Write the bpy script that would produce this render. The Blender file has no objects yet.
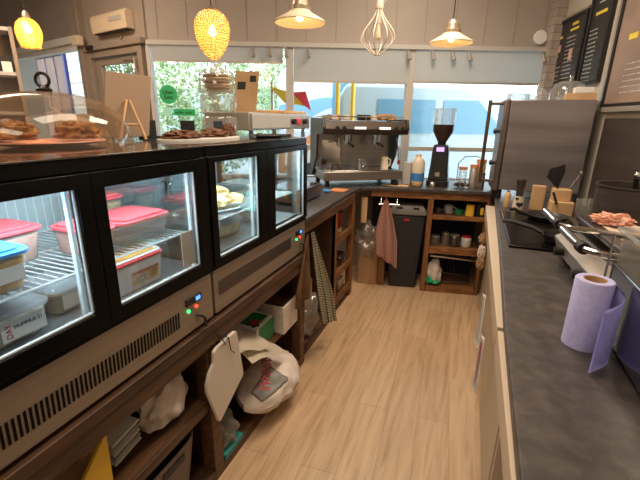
import bpy, bmesh, math, random
from mathutils import Vector, Matrix, noise
random.seed(7)
S = bpy.context.scene
COL = S.collection
PI = math.pi

# ---------------------------------------------------------------- camera
cam_data = bpy.data.cameras.new('camera')
cam = bpy.data.objects.new('camera', cam_data)
COL.objects.link(cam)
VX, VY, VZ = Vector((0.932, 0.363, 0.018)), Vector((-0.124, 0.269, 0.955)), Vector((0.342, -0.892, 0.296))
VZ.normalize(); VX = (VX - VX.dot(VZ) * VZ).normalized(); VY = VZ.cross(VX)
cam.matrix_world = Matrix(((VX.x, VY.x, VZ.x, 0), (VX.y, VY.y, VZ.y, 0), (VX.z, VY.z, VZ.z, 1.5), (0, 0, 0, 1)))
cam_data.sensor_width = 36
cam_data.lens = 388 / 640 * 36
cam_data.clip_start = 0.02
cam_data.clip_end = 300
S.camera = cam

# ---------------------------------------------------------------- world and light
S.view_settings.view_transform = 'Standard'
S.view_settings.look = 'None'
S.view_settings.gamma = 1
S.view_settings.use_curve_mapping = False
S.view_settings.exposure = 0.0
w = bpy.data.worlds.new('sky'); S.world = w; w.use_nodes = True
bg = w.node_tree.nodes['Background']
bg.inputs[0].default_value = (0.80, 0.93, 1.0, 1)
bg.inputs[1].default_value = 5.5

def area(name, loc, target, sx, sy, power, col):
    d = bpy.data.lights.new(name, 'AREA'); d.shape = 'RECTANGLE'; d.size = sx; d.size_y = sy
    d.energy = power; d.color = col
    o = bpy.data.objects.new(name, d); COL.objects.link(o)
    o.location = loc
    o.rotation_euler = (Vector(target) - Vector(loc)).to_track_quat('-Z', 'Y').to_euler()
    return o
WARM = (1.0, 0.80, 0.60)
area('ceiling_light_front', (-0.35, 0.9, 2.93), (-0.35, 0.9, 0), 0.5, 1.2, 21, WARM)
area('ceiling_light_back', (-0.3, 2.6, 2.93), (-0.3, 2.6, 0), 0.5, 1.2, 48, WARM)
area('ceiling_light_customers', (-3.2, 1.4, 2.93), (-3.2, 1.4, 0), 0.8, 1.2, 60, WARM)
area('ceiling_light_rear', (-0.4, -1.0, 2.9), (-0.5, 0.6, 0.6), 1.2, 0.6, 20, WARM)

# ---------------------------------------------------------------- materials
def mat(name, col, rough=0.5, metal=0.0, emit=None, es=0, spec=None, trans=0, coat=0, alpha=None):
    m = bpy.data.materials.new(name); m.use_nodes = True
    p = m.node_tree.nodes['Principled BSDF']
    p.inputs['Base Color'].default_value = (*col, 1)
    p.inputs['Roughness'].default_value = rough
    p.inputs['Metallic'].default_value = metal
    p.inputs['Coat Weight'].default_value = coat
    p.inputs['Transmission Weight'].default_value = trans
    if spec is not None: p.inputs['Specular IOR Level'].default_value = spec
    if emit:
        p.inputs['Emission Color'].default_value = (*emit, 1); p.inputs['Emission Strength'].default_value = es
    return m
def nd(m, t, **k):
    n = m.node_tree.nodes.new(t)
    for a, b in k.items(): setattr(n, a, b)
    return n
def ln(m, a, ao, b, bi): m.node_tree.links.new(a.outputs[ao], b.inputs[bi])
def P(m): return m.node_tree.nodes['Principled BSDF']
def ramp(m, stops):
    r = nd(m, 'ShaderNodeValToRGB')
    e = r.color_ramp.elements
    while len(e) < len(stops): e.new(0.5)
    for i, (p, c) in enumerate(stops): e[i].position = p; e[i].color = (*c, 1)
    return r
def coords(m, scale=(1, 1, 1), rot=(0, 0, 0), out='Object'):
    t = nd(m, 'ShaderNodeTexCoord'); mp = nd(m, 'ShaderNodeMapping')
    mp.inputs['Scale'].default_value = scale; mp.inputs['Rotation'].default_value = rot
    ln(m, t, out, mp, 'Vector'); return mp
def noisy(name, stops, scale=(5, 5, 5), nscale=1.0, rough=0.5, metal=0, detail=6, bump=0, coat=0, dist=0):
    m = mat(name, (0.5,) * 3, rough, metal, coat=coat)
    mp = coords(m, scale); n = nd(m, 'ShaderNodeTexNoise')
    n.inputs['Scale'].default_value = nscale; n.inputs['Detail'].default_value = detail
    n.inputs['Distortion'].default_value = dist
    ln(m, mp, 0, n, 'Vector'); r = ramp(m, stops); ln(m, n, 0, r, 0); ln(m, r, 0, P(m), 'Base Color')
    if bump:
        b = nd(m, 'ShaderNodeBump'); b.inputs['Strength'].default_value = bump; b.inputs['Distance'].default_value = 0.004
        ln(m, n, 0, b, 'Height'); ln(m, b, 0, P(m), 'Normal')
    return m
def clear(name, tint=(1, 1, 1), refl=0.08, rough=0.02, alpha_mix=0.0, body=(1, 1, 1)):
    """thin clear sheet: transparent with a fresnel reflection, optionally slightly milky"""
    m = bpy.data.materials.new(name); m.use_nodes = True
    nt = m.node_tree; nt.nodes.clear()
    out = nt.nodes.new('ShaderNodeOutputMaterial')
    tr = nt.nodes.new('ShaderNodeBsdfTransparent'); tr.inputs[0].default_value = (*tint, 1)
    gl = nt.nodes.new('ShaderNodeBsdfGlossy'); gl.inputs['Roughness'].default_value = rough
    lw = nt.nodes.new('ShaderNodeLayerWeight'); lw.inputs[0].default_value = 0.35
    mu = nt.nodes.new('ShaderNodeMath'); mu.operation = 'MULTIPLY_ADD'; mu.inputs[1].default_value = 0.45; mu.inputs[2].default_value = refl
    mu.use_clamp = True
    nt.links.new(lw.outputs['Fresnel'], mu.inputs[0])
    mx = nt.nodes.new('ShaderNodeMixShader')
    nt.links.new(mu.outputs[0], mx.inputs[0]); nt.links.new(tr.outputs[0], mx.inputs[1]); nt.links.new(gl.outputs[0], mx.inputs[2])
    last = mx
    if alpha_mix > 0:
        df = nt.nodes.new('ShaderNodeBsdfDiffuse'); df.inputs[0].default_value = (*body, 1)
        tl = nt.nodes.new('ShaderNodeBsdfTranslucent'); tl.inputs[0].default_value = (*body, 1)
        ad = nt.nodes.new('ShaderNodeMixShader'); ad.inputs[0].default_value = 0.5
        nt.links.new(df.outputs[0], ad.inputs[1]); nt.links.new(tl.outputs[0], ad.inputs[2])
        m2 = nt.nodes.new('ShaderNodeMixShader'); m2.inputs[0].default_value = alpha_mix
        nt.links.new(mx.outputs[0], m2.inputs[1]); nt.links.new(ad.outputs[0], m2.inputs[2]); last = m2
    nt.links.new(last.outputs[0], out.inputs[0])
    return m

def wood_mat(name, c0, c1, c2, sc=(3, 3, 3), rough=0.5, axis=(12, 1.2, 12)):
    m = mat(name, c1, rough)
    mp = coords(m, axis); n = nd(m, 'ShaderNodeTexNoise'); n.inputs['Scale'].default_value = 3; n.inputs['Detail'].default_value = 8
    n.inputs['Distortion'].default_value = 0.6
    ln(m, mp, 0, n, 'Vector'); r = ramp(m, [(0.3, c0), (0.52, c1), (0.72, c2)]); ln(m, n, 0, r, 0); ln(m, r, 0, P(m), 'Base Color')
    b = nd(m, 'ShaderNodeBump'); b.inputs['Strength'].default_value = 0.25; b.inputs['Distance'].default_value = 0.003
    ln(m, n, 0, b, 'Height'); ln(m, b, 0, P(m), 'Normal')
    return m

def floor_mat():
    m = mat('oak_floor', (0.5, 0.35, 0.2), 0.38)
    mp = coords(m, (1, 1, 1), (0, 0, PI / 2 - 0.06))
    br = nd(m, 'ShaderNodeTexBrick'); br.offset = 0.37; br.inputs['Scale'].default_value = 1
    br.inputs['Brick Width'].default_value = 1.3; br.inputs['Row Height'].default_value = 0.16
    br.inputs['Mortar Size'].default_value = 0.0015; br.inputs['Mortar Smooth'].default_value = 0.3
    br.inputs['Color1'].default_value = (0.50, 0.345, 0.215, 1); br.inputs['Color2'].default_value = (0.57, 0.405, 0.26, 1)
    br.inputs['Mortar'].default_value = (0.36, 0.23, 0.13, 1)
    ln(m, mp, 0, br, 'Vector')
    mp2 = coords(m, (22, 1.6, 4), (0, 0, 0.06)); n = nd(m, 'ShaderNodeTexNoise'); n.inputs['Scale'].default_value = 1.6; n.inputs['Detail'].default_value = 9; n.inputs['Distortion'].default_value = 0.8
    ln(m, mp2, 0, n, 'Vector')
    r = ramp(m, [(0.25, (0.68, 0.62, 0.55)), (0.5, (0.95, 0.93, 0.9)), (0.75, (1.1, 1.08, 1.04))]); ln(m, n, 0, r, 0)
    # knots
    mp3 = coords(m, (3.2, 1.1, 1), (0, 0, 0.06)); v = nd(m, 'ShaderNodeTexVoronoi'); v.inputs['Scale'].default_value = 1.3
    ln(m, mp3, 0, v, 'Vector'); rk = ramp(m, [(0.0, (0.42, 0.34, 0.28)), (0.05, (0.85, 0.8, 0.75)), (0.1, (1, 1, 1))]); ln(m, v, 'Distance', rk, 0)
    a = nd(m, 'ShaderNodeMix', data_type='RGBA', blend_type='MULTIPLY'); a.inputs[0].default_value = 1
    b = nd(m, 'ShaderNodeMix', data_type='RGBA', blend_type='MULTIPLY'); b.inputs[0].default_value = 0.8
    m.node_tree.links.new(br.outputs[0], a.inputs[6]); m.node_tree.links.new(r.outputs[0], a.inputs[7])
    m.node_tree.links.new(a.outputs[2], b.inputs[6]); m.node_tree.links.new(rk.outputs[0], b.inputs[7])
    m.node_tree.links.new(b.outputs[2], P(m).inputs['Base Color'])
    return m

def check_mat(name, base, line, scale, thick=0.25, mode='check'):
    m = mat(name, base, 0.9)
    t = nd(m, 'ShaderNodeUVMap'); mp = nd(m, 'ShaderNodeMapping'); mp.inputs['Scale'].default_value = (scale[0], scale[1], 1)
    ln(m, t, 0, mp, 'Vector')
    sx = nd(m, 'ShaderNodeSeparateXYZ'); ln(m, mp, 0, sx, 0)
    outs = []
    for k in (0, 1):
        f = nd(m, 'ShaderNodeMath', operation='FRACT'); ln(m, sx, k, f, 0)
        g = nd(m, 'ShaderNodeMath', operation='LESS_THAN'); g.inputs[1].default_value = thick; ln(m, f, 0, g, 0); outs.append(g)
    mx = nd(m, 'ShaderNodeMath', operation='ADD' if mode == 'check' else 'MAXIMUM'); ln(m, outs[0], 0, mx, 0); ln(m, outs[1], 0, mx, 1)
    r = ramp(m, [(0.0, base), (0.5, tuple(0.5 * (a + b) for a, b in zip(base, line))), (1.0, line)])
    h = nd(m, 'ShaderNodeMath', operation='MULTIPLY'); h.inputs[1].default_value = 0.5 if mode == 'check' else 1
    ln(m, mx, 0, h, 0); ln(m, h, 0, r, 0); ln(m, r, 0, P(m), 'Base Color')
    return m

M = {}
M['floor'] = floor_mat()
M['wall'] = noisy('grey_wall_paint', [(0.35, (0.35, 0.305, 0.275)), (0.65, (0.385, 0.34, 0.305))], (2, 2, 2), rough=0.55)
M['wall_light'] = noisy('cream_wall_paint', [(0.35, (0.52, 0.47, 0.40)), (0.65, (0.57, 0.52, 0.45))], (2, 2, 2), rough=0.6)
M['ceiling'] = mat('ceiling_paint', (0.62, 0.60, 0.57), 0.8)
M['frame_grey'] = mat('window_frame_grey', (0.47, 0.465, 0.45), 0.45)
M['door_grey'] = mat('door_frame_brown_grey', (0.30, 0.25, 0.21), 0.5)
M['white'] = mat('white_paint', (0.80, 0.80, 0.78), 0.45)
M['blind'] = clear('blind_cloth', alpha_mix=1.0, body=(0.62, 0.63, 0.62))
M['glass'] = clear('window_glass', (0.97, 0.99, 0.99), 0.02)
M['caseglass'] = clear('case_glass', (0.96, 0.99, 1.0), 0.015)
M['dome'] = clear('clear_dome', (0.96, 0.90, 0.82), 0.04, 0.05, 0.08, (0.75, 0.55, 0.38))
M['jar'] = clear('clear_jar', (0.96, 0.97, 0.97), 0.08, 0.03, 0.17, (0.85, 0.85, 0.83))
M['plastic_clear'] = clear('milky_plastic', (0.92, 0.94, 0.95), 0.04, 0.1, 0.22, (0.85, 0.87, 0.88))
M['bin_clear'] = clear('clear_bin_plastic', (0.85, 0.86, 0.86), 0.08, 0.05, 0.14, (0.7, 0.68, 0.65))
M['bag_clear'] = clear('thin_film_bag', (0.85, 0.84, 0.80), 0.10, 0.15, 0.30, (0.65, 0.62, 0.57))
M['black'] = mat('black_gloss_frame', (0.004, 0.004, 0.004), 0.25, spec=0.15)
M['blackm'] = mat('black_plastic', (0.012, 0.012, 0.013), 0.45)
M['bin'] = mat('dark_bin_plastic', (0.02, 0.022, 0.026), 0.5)
M['bin_lid'] = mat('grey_bin_lid', (0.16, 0.15, 0.14), 0.5)
M['casetop'] = noisy('case_top_glass_black', [(0.3, (0.02, 0.018, 0.016)), (0.7, (0.05, 0.04, 0.035))], rough=0.12, coat=0.5)
M['panel'] = noisy('brushed_panel', [(0.3, (0.30, 0.25, 0.20)), (0.7, (0.36, 0.30, 0.245))], (1, 2, 60), rough=0.42, metal=0.55)
M['steel'] = noisy('brushed_steel', [(0.3, (0.28, 0.265, 0.26)), (0.7, (0.36, 0.345, 0.34))], (2, 2, 45), rough=0.33, metal=0.9, bump=0.05)
M['steel_dark'] = noisy('brushed_dark_steel', [(0.3, (0.13, 0.115, 0.115)), (0.7, (0.18, 0.16, 0.16))], (1.5, 1.5, 30), rough=0.35, metal=0.85, bump=0.05)
M['machine'] = mat('coffee_machine_brown_steel', (0.055, 0.042, 0.036), 0.38, 0.25)
M['oven_steel'] = noisy('oven_brushed_steel', [(0.3, (0.20, 0.19, 0.205)), (0.7, (0.36, 0.34, 0.365))], (0.6, 0.6, 9), rough=0.38, metal=0.75)
M['splash'] = noisy('steel_splashback', [(0.3, (0.16, 0.13, 0.12)), (0.7, (0.20, 0.165, 0.15))], (2, 2, 12), rough=0.42, metal=0.8)
M['chrome'] = mat('chrome', (0.7, 0.69, 0.68), 0.12, 1)
M['mirror'] = mat('polished_steel', (0.30, 0.30, 0.33), 0.14, 0.95)
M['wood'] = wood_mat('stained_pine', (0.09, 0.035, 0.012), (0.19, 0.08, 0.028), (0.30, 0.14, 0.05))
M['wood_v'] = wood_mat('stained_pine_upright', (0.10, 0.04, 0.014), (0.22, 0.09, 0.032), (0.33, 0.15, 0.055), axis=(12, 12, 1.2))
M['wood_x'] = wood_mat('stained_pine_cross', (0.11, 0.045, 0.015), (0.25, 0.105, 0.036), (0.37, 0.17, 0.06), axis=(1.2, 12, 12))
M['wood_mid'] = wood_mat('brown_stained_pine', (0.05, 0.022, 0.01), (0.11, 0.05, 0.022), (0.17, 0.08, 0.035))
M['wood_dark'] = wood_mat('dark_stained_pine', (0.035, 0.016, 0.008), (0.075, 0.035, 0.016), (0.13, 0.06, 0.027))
M['wood_plank'] = wood_mat('weathered_door_plank', (0.10, 0.045, 0.025), (0.19, 0.09, 0.055), (0.27, 0.14, 0.09), axis=(10, 10, 1.5))
M['wood_pale'] = wood_mat('pale_beech', (0.50, 0.28, 0.12), (0.64, 0.39, 0.18), (0.74, 0.48, 0.24), axis=(8, 8, 2))
M['blue_paint'] = mat('blue_trim_paint', (0.03, 0.035, 0.22), 0.5)
def laminate():
    m = noisy('slate_laminate', [(0.30, (0.040, 0.034, 0.032)), (0.5, (0.060, 0.051, 0.048)), (0.72, (0.095, 0.080, 0.074))], (22, 22, 22), 1.0, 0.42, detail=12, dist=0.5)
    return m
M['laminate'] = laminate()
M['tile'] = mat('painted_brick', (0.5, 0.46, 0.42), 0.6)
def brickmat():
    m = M['tile']; mp = coords(m, (1, 1, 1), (PI / 2, 0, 0)); br = nd(m, 'ShaderNodeTexBrick')
    br.inputs['Scale'].default_value = 1; br.inputs['Brick Width'].default_value = 0.12; br.inputs['Row Height'].default_value = 0.065; br.inputs['Mortar Size'].default_value = 0.003
    br.inputs['Color1'].default_value = (0.44, 0.38, 0.34, 1); br.inputs['Color2'].default_value = (0.36, 0.31, 0.27, 1); br.inputs['Mortar'].default_value = (0.22, 0.19, 0.17, 1)
    ln(m, mp, 0, br, 'Vector'); ln(m, br, 0, P(m), 'Base Color')
brickmat()
M['cream_unit'] = mat('cream_unit_panel', (0.52, 0.42, 0.31), 0.4)
M['red'] = mat('red_plastic', (0.72, 0.035, 0.05), 0.35)
M['pinkred'] = mat('pink_red_lid', (0.78, 0.10, 0.12), 0.4)
M['bluelid'] = mat('blue_lid', (0.06, 0.30, 0.72), 0.35)
M['paper'] = mat('white_paper', (0.78, 0.76, 0.72), 0.8)
M['paper_tan'] = mat('tan_card', (0.66, 0.56, 0.45), 0.8)
M['cream_paper'] = mat('cream_paper', (0.80, 0.72, 0.60), 0.8)
M['lilac'] = noisy('lilac_paper', [(0.35, (0.44, 0.43, 0.76)), (0.65, (0.50, 0.50, 0.82))], (60, 60, 60), rough=0.9, bump=0.3)
M['kraft'] = noisy('kraft_paper', [(0.3, (0.30, 0.17, 0.08)), (0.7, (0.42, 0.26, 0.13))], (12, 12, 12), rough=0.85, bump=0.3)
M['kraft_dark'] = noisy('brown_sack', [(0.3, (0.20, 0.11, 0.05)), (0.7, (0.32, 0.18, 0.085))], (8, 8, 8), rough=0.85, bump=0.4)
M['whitecloth'] = noisy('white_bag_cloth', [(0.3, (0.56, 0.49, 0.44)), (0.7, (0.74, 0.66, 0.60))], (20, 20, 20), rough=0.8, bump=0.3)
M['board'] = mat('white_chopping_plastic', (0.66, 0.60, 0.52), 0.5)
M['card_brown'] = mat('brown_board', (0.36, 0.25, 0.17), 0.7)
M['card'] = noisy('cardboard', [(0.3, (0.50, 0.32, 0.17)), (0.7, (0.60, 0.40, 0.23))], (10, 10, 10), rough=0.8)
M['chalk'] = noisy('chalkboard', [(0.3, (0.018, 0.020, 0.022)), (0.7, (0.035, 0.037, 0.040))], (4, 4, 4), rough=0.35)
M['chalkline'] = mat('chalk_white', (0.55, 0.55, 0.54), 0.9)
M['chalkyellow'] = mat('chalk_yellow', (0.75, 0.60, 0.06), 0.9)
M['chalkpink'] = mat('chalk_pink', (0.62, 0.36, 0.33), 0.9)
M['poster'] = noisy('framed_print', [(0.3, (0.20, 0.15, 0.13)), (0.7, (0.34, 0.25, 0.21))], (3, 3, 3), rough=0.15)
M['alu'] = mat('aluminium_trim', (0.55, 0.51, 0.47), 0.35, 0.7)
M['pastry'] = noisy('golden_pastry', [(0.3, (0.16, 0.055, 0.018)), (0.5, (0.36, 0.16, 0.05)), (0.7, (0.58, 0.33, 0.12))], (28, 28, 28), rough=0.6, bump=0.6)
M['pastry_dark'] = noisy('dark_pastry', [(0.3, (0.07, 0.025, 0.012)), (0.6, (0.20, 0.08, 0.035)), (0.8, (0.36, 0.17, 0.08))], (30, 30, 30), rough=0.6, bump=0.6)
M['pastry_pale'] = noisy('pale_pastry', [(0.3, (0.55, 0.27, 0.06)), (0.5, (0.80, 0.55, 0.20)), (0.7, (0.90, 0.75, 0.42))], (30, 30, 30), rough=0.6, bump=0.6)
M['food_orange'] = noisy('orange_food', [(0.3, (0.75, 0.30, 0.03)), (0.7, (0.9, 0.55, 0.12))], (30, 30, 30), rough=0.6)
M['food_mixed'] = noisy('mixed_food', [(0.3, (0.42, 0.25, 0.12)), (0.5, (0.66, 0.52, 0.34)), (0.7, (0.75, 0.70, 0.55))], (40, 40, 40), rough=0.6)
M['food_pink'] = noisy('meat_food', [(0.3, (0.75, 0.32, 0.22)), (0.7, (0.85, 0.55, 0.42))], (30, 30, 30), rough=0.6)
M['pinkplate'] = mat('pink_plate', (0.72, 0.33, 0.30), 0.3)
M['led'] = mat('led_tube', (1, 1, 1), 0.5, emit=(0.72, 0.93, 1.0), es=14)
M['jamb'] = mat('jamb_light_strip', (0.7, 0.8, 0.85), 0.4, emit=(0.60, 0.85, 0.95), es=0.25)
M['backpane'] = clear('brightened_back_pane', (0.80, 0.93, 0.98), 0.08, 0.15, 0.55, (0.72, 0.88, 0.95))  # milky pale blue put in for the bright light showing through the case back
M['liner'] = mat('case_liner', (0.70, 0.78, 0.82), 0.4)
M['wire'] = mat('white_coated_wire', (0.68, 0.70, 0.70), 0.35, 0.3)
M['deck'] = mat('case_deck_steel', (0.38, 0.40, 0.41), 0.3, 0.8)
M['beans'] = noisy('coffee_beans', [(0.3, (0.012, 0.006, 0.004)), (0.7, (0.05, 0.025, 0.015))], (90, 90, 90), rough=0.5, bump=0.5)
M['bulb'] = mat('warm_bulb', (1, 0.8, 0.5), 0.5, emit=(1.0, 0.62, 0.22), es=40)
M['amber'] = clear('amber_glass', (1.0, 0.68, 0.25), 0.08, 0.05, 0.42, (1.0, 0.58, 0.14))
M['beads'] = clear('bead_glass', (1.0, 0.86, 0.52), 0.10, 0.1, 0.55, (1.0, 0.84, 0.52))
M['enamel'] = mat('cream_enamel', (0.72, 0.62, 0.46), 0.35)
M['alushade'] = mat('spun_aluminium', (0.52, 0.43, 0.32), 0.32, 0.75)
M['cagew'] = mat('cream_wire', (0.68, 0.60, 0.50), 0.5)
M['navy'] = mat('navy_panel', (0.012, 0.016, 0.04), 0.6)
M['orange'] = mat('orange_plastic', (0.80, 0.30, 0.03), 0.5)
M['yellow'] = mat('yellow_plastic', (0.80, 0.50, 0.04), 0.5)
M['green'] = mat('green_card', (0.02, 0.22, 0.08), 0.5)
M['sticker'] = mat('green_sticker', (0.02, 0.42, 0.15), 0.5)
M['mint'] = mat('mint_sticker', (0.35, 0.80, 0.68), 0.5)
M['teal'] = mat('teal_card', (0.02, 0.22, 0.22), 0.5)
M['basket'] = mat('grey_basket', (0.20, 0.17, 0.155), 0.6)
M['redink'] = mat('red_ink', (0.42, 0.02, 0.03), 0.7)
M['darkink'] = mat('dark_ink', (0.02, 0.03, 0.02), 0.7)
M['blueink'] = mat('blue_ink', (0.05, 0.25, 0.62), 0.7)
M['tan_plastic'] = mat('tan_plastic', (0.58, 0.38, 0.20), 0.5)
M['terracotta'] = mat('orange_label', (0.70, 0.28, 0.12), 0.6)
M['pot'] = noisy('dark_pot_aluminium', [(0.3, (0.10, 0.085, 0.078)), (0.7, (0.15, 0.128, 0.118))], (2, 2, 30), rough=0.38, metal=0.7)
M['milk'] = mat('milk_bottle', (0.74, 0.68, 0.56), 0.4)
M['towel_red'] = check_mat('red_check_towel', (0.80, 0.60, 0.52), (0.55, 0.17, 0.11), (12, 30), 0.48)
M['towel_green'] = check_mat('green_check_towel', (0.66, 0.60, 0.46), (0.05, 0.09, 0.05), (13, 34), 0.22, 'grid')
M['led_green'] = mat('green_indicator', (0, 1, 0.2), emit=(0.05, 1, 0.2), es=3)
M['led_red'] = mat('red_indicator', (1, 0, 0), emit=(1, 0.06, 0.03), es=3)
M['led_blue'] = mat('blue_display', (0, 0.2, 1), emit=(0.08, 0.25, 1), es=2.5)
M['led_violet'] = mat('violet_display', (0.5, 0.3, 1), emit=(0.55, 0.4, 1), es=1.2)
M['led_white'] = mat('white_display', (1, 1, 1), emit=(0.8, 0.95, 0.95), es=0.9)
M['leaf'] = noisy('tree_leaves', [(0.3, (0.16, 0.27, 0.11)), (0.5, (0.36, 0.47, 0.24)), (0.7, (0.62, 0.63, 0.42))], (1.2, 1.2, 1.2), rough=0.7)
M['bark'] = noisy('tree_bark', [(0.3, (0.12, 0.08, 0.05)), (0.7, (0.25, 0.18, 0.12))], (6, 6, 1), rough=0.9)
M['paving'] = noisy('street_paving', [(0.3, (0.45, 0.44, 0.43)), (0.7, (0.55, 0.54, 0.52))], (3, 3, 3), rough=0.9)
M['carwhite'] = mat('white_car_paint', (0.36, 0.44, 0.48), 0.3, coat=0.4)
M['carglass'] = mat('car_window_blue', (0.12, 0.26, 0.36), 0.12)
M['tyre'] = mat('tyre_rubber', (0.03, 0.03, 0.03), 0.8)
def livery():
    m = mat('painted_livery', (0.6, 0.7, 0.8), 0.4)
    mp = coords(m, (0.8, 0.8, 0.8)); wv = nd(m, 'ShaderNodeTexWave', wave_type='RINGS', rings_direction='SPHERICAL'); wv.inputs['Scale'].default_value = 0.55
    wv.inputs['Distortion'].default_value = 2.2; wv.inputs['Detail'].default_value = 0.5
    ln(m, mp, 0, wv, 'Vector')
    r = ramp(m, [(0.0, (0.62, 0.66, 0.72)), (0.3, (0.22, 0.42, 0.60)), (0.45, (0.60, 0.64, 0.70)), (0.62, (0.68, 0.26, 0.10)), (0.75, (0.66, 0.62, 0.60)), (0.9, (0.25, 0.46, 0.62))])
    r.color_ramp.interpolation = 'CONSTANT'
    ln(m, wv, 0, r, 0); ln(m, r, 0, P(m), 'Base Color'); return m
M['livery'] = livery()

# ---------------------------------------------------------------- mesh builder
class MB:
    def __init__(s): s.bm = bmesh.new(); s.uv = None
    def add(s, verts, faces):
        vs = [s.bm.verts.new(v) for v in verts]
        for f in faces:
            try: s.bm.faces.new([vs[i] for i in f])
            except ValueError: pass
        return vs
    def box(s, x0, x1, y0, y1, z0, z1, f=None):
        v = [(x, y, z) for x in (x0, x1) for y in (y0, y1) for z in (z0, z1)]
        if f: v = [f(*p) for p in v]
        s.add(v, [(0, 1, 3, 2), (4, 6, 7, 5), (0, 4, 5, 1), (2, 3, 7, 6), (0, 2, 6, 4), (1, 5, 7, 3)]); return s
    def rbox(s, c, size, r=0.02, seg=3, taper=1.0, rot=0, f=None):
        """box with rounded vertical corners; taper scales the bottom"""
        hx, hy, h = size[0] / 2, size[1] / 2, size[2]
        def ring(k, z, ins=0):
            pts = []
            for cx, cy, a0 in ((1, 1, 0), (-1, 1, 90), (-1, -1, 180), (1, -1, 270)):
                for i in range(seg + 1):
                    a = math.radians(a0 + 90 * i / seg)
                    x = (cx * (hx - r) + (r - ins) * math.cos(a)) * k; y = (cy * (hy - r) + (r - ins) * math.sin(a)) * k
                    xr = x * math.cos(rot) - y * math.sin(rot); yr = x * math.sin(rot) + y * math.cos(rot)
                    pts.append((c[0] + xr, c[1] + yr, c[2] + z))
            return pts
        b = min(0.003, r * 0.4, h * 0.2)
        rings = [ring(taper, 0, b), ring(taper, b), ring(1, h - b), ring(1, h, b)]
        s.loft([[f(*p) for p in rg] if f else rg for rg in rings]); return s
    def loft(s, rings, cap=True, closed=True):
        n = len(rings[0]); vs = [[s.bm.verts.new(p) for p in rg] for rg in rings]
        for a, b in zip(vs, vs[1:]):
            for i in range(n if closed else n - 1):
                j = (i + 1) % n
                try: s.bm.faces.new((a[i], a[j], b[j], b[i]))
                except ValueError: pass
        if cap and closed:
            s.bm.faces.new(vs[0][::-1]); s.bm.faces.new(vs[-1])
        return s
    def lathe(s, prof, c, seg=32, sx=1, sy=1, rot=None, cap=True):
        rings = []
        for r, z in prof:
            rg = []
            for i in range(seg):
                a = 2 * PI * i / seg; p = Vector((r * sx * math.cos(a), r * sy * math.sin(a), z))
                if rot: p = rot @ p
                rg.append(tuple(p + Vector(c)))
            rings.append(rg)
        s.loft(rings, cap=cap); return s
    def cyl(s, p0, p1, r, r1=None, seg=14):
        p0, p1 = Vector(p0), Vector(p1); d = p1 - p0; q = d.to_track_quat('Z', 'Y').to_matrix()
        if r1 is None: r1 = r
        return s.lathe([(r, 0), (r1, d.length)], p0, seg, rot=q)
    def tube(s, pts, r, seg=8, closed=False):
        pts = [Vector(p) for p in pts]; rings = []; n = len(pts)
        q = None
        for i, p in enumerate(pts):
            if closed: d = pts[(i + 1) % n] - pts[i - 1]
            else: d = pts[min(i + 1, n - 1)] - pts[max(i - 1, 0)]
            qn = d.normalized()
            if q is None:
                u = qn.orthogonal().normalized()
            else:
                u = (u - u.dot(qn) * qn).normalized()
            q = qn; v = qn.cross(u)
            rings.append([tuple(p + r * (math.cos(2 * PI * k / seg) * u + math.sin(2 * PI * k / seg) * v)) for k in range(seg)])
        if closed: rings.append(rings[0])
        s.loft(rings, cap=not closed); return s
    def prism(s, pts, z0, z1, f=None):
        n = len(pts); g = f or (lambda x, y, z: (x, y, z))
        s.loft([[g(x, y, z0) for x, y in pts], [g(x, y, z1) for x, y in pts]]); return s
    def blob(s, c, r, sc=(1, 1, 1), amp=0.2, freq=6, sub=3, rz=0, flat=True, seed=0):
        b = bmesh.new(); bmesh.ops.create_icosphere(b, subdivisions=sub, radius=1)
        R = Matrix.Rotation(rz, 3, 'Z'); mp = {}
        for v in b.verts:
            p = v.co.copy(); k = 1 + amp * noise.noise(p * freq * 0.4 + Vector((seed * 3.1, seed, 0)))
            p = p * k
            if flat and p.z < -0.45: p.z = -0.45
            p = R @ Vector((p.x * sc[0] * r, p.y * sc[1] * r, p.z * sc[2] * r)); mp[v] = s.bm.verts.new(p + Vector(c))
        for fc in b.faces: s.bm.faces.new([mp[v] for v in fc.verts])
        b.free(); return s
    def grid(s, fn, nu, nv, thick=0.0):
        uvl = s.bm.loops.layers.uv.verify()
        vs = [[s.bm.verts.new(fn(i / nu, j / nv)) for j in range(nv + 1)] for i in range(nu + 1)]
        for i in range(nu):
            for j in range(nv):
                fc = s.bm.faces.new((vs[i][j], vs[i + 1][j], vs[i + 1][j + 1], vs[i][j + 1]))
                for lp, (a, b) in zip(fc.loops, ((i, j), (i + 1, j), (i + 1, j + 1), (i, j + 1))): lp[uvl].uv = (a / nu, b / nv)
        if thick: bmesh.ops.solidify(s.bm, geom=s.bm.faces[:], thickness=thick)
        return s
    def build(s, name, m, parent=None, bevel=0, smooth=True, angle=35):
        bmesh.ops.recalc_face_normals(s.bm, faces=s.bm.faces[:])
        me = bpy.data.meshes.new(name); s.bm.to_mesh(me); s.bm.free()
        o = bpy.data.objects.new(name, me); COL.objects.link(o)
        me.materials.append(M[m] if isinstance(m, str) else m)
        if smooth:
            me.shade_smooth(); me.set_sharp_from_angle(angle=math.radians(angle))
        if bevel:
            b = o.modifiers.new('bevel', 'BEVEL'); b.width = bevel; b.segments = 2; b.limit_method = 'ANGLE'; b.angle_limit = 0.6
        if parent:
            o.parent = parent; o.matrix_parent_inverse = Matrix.Translation(-Vector(parent.location)) if parent.type == 'EMPTY' else Matrix()
        return o

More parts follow.
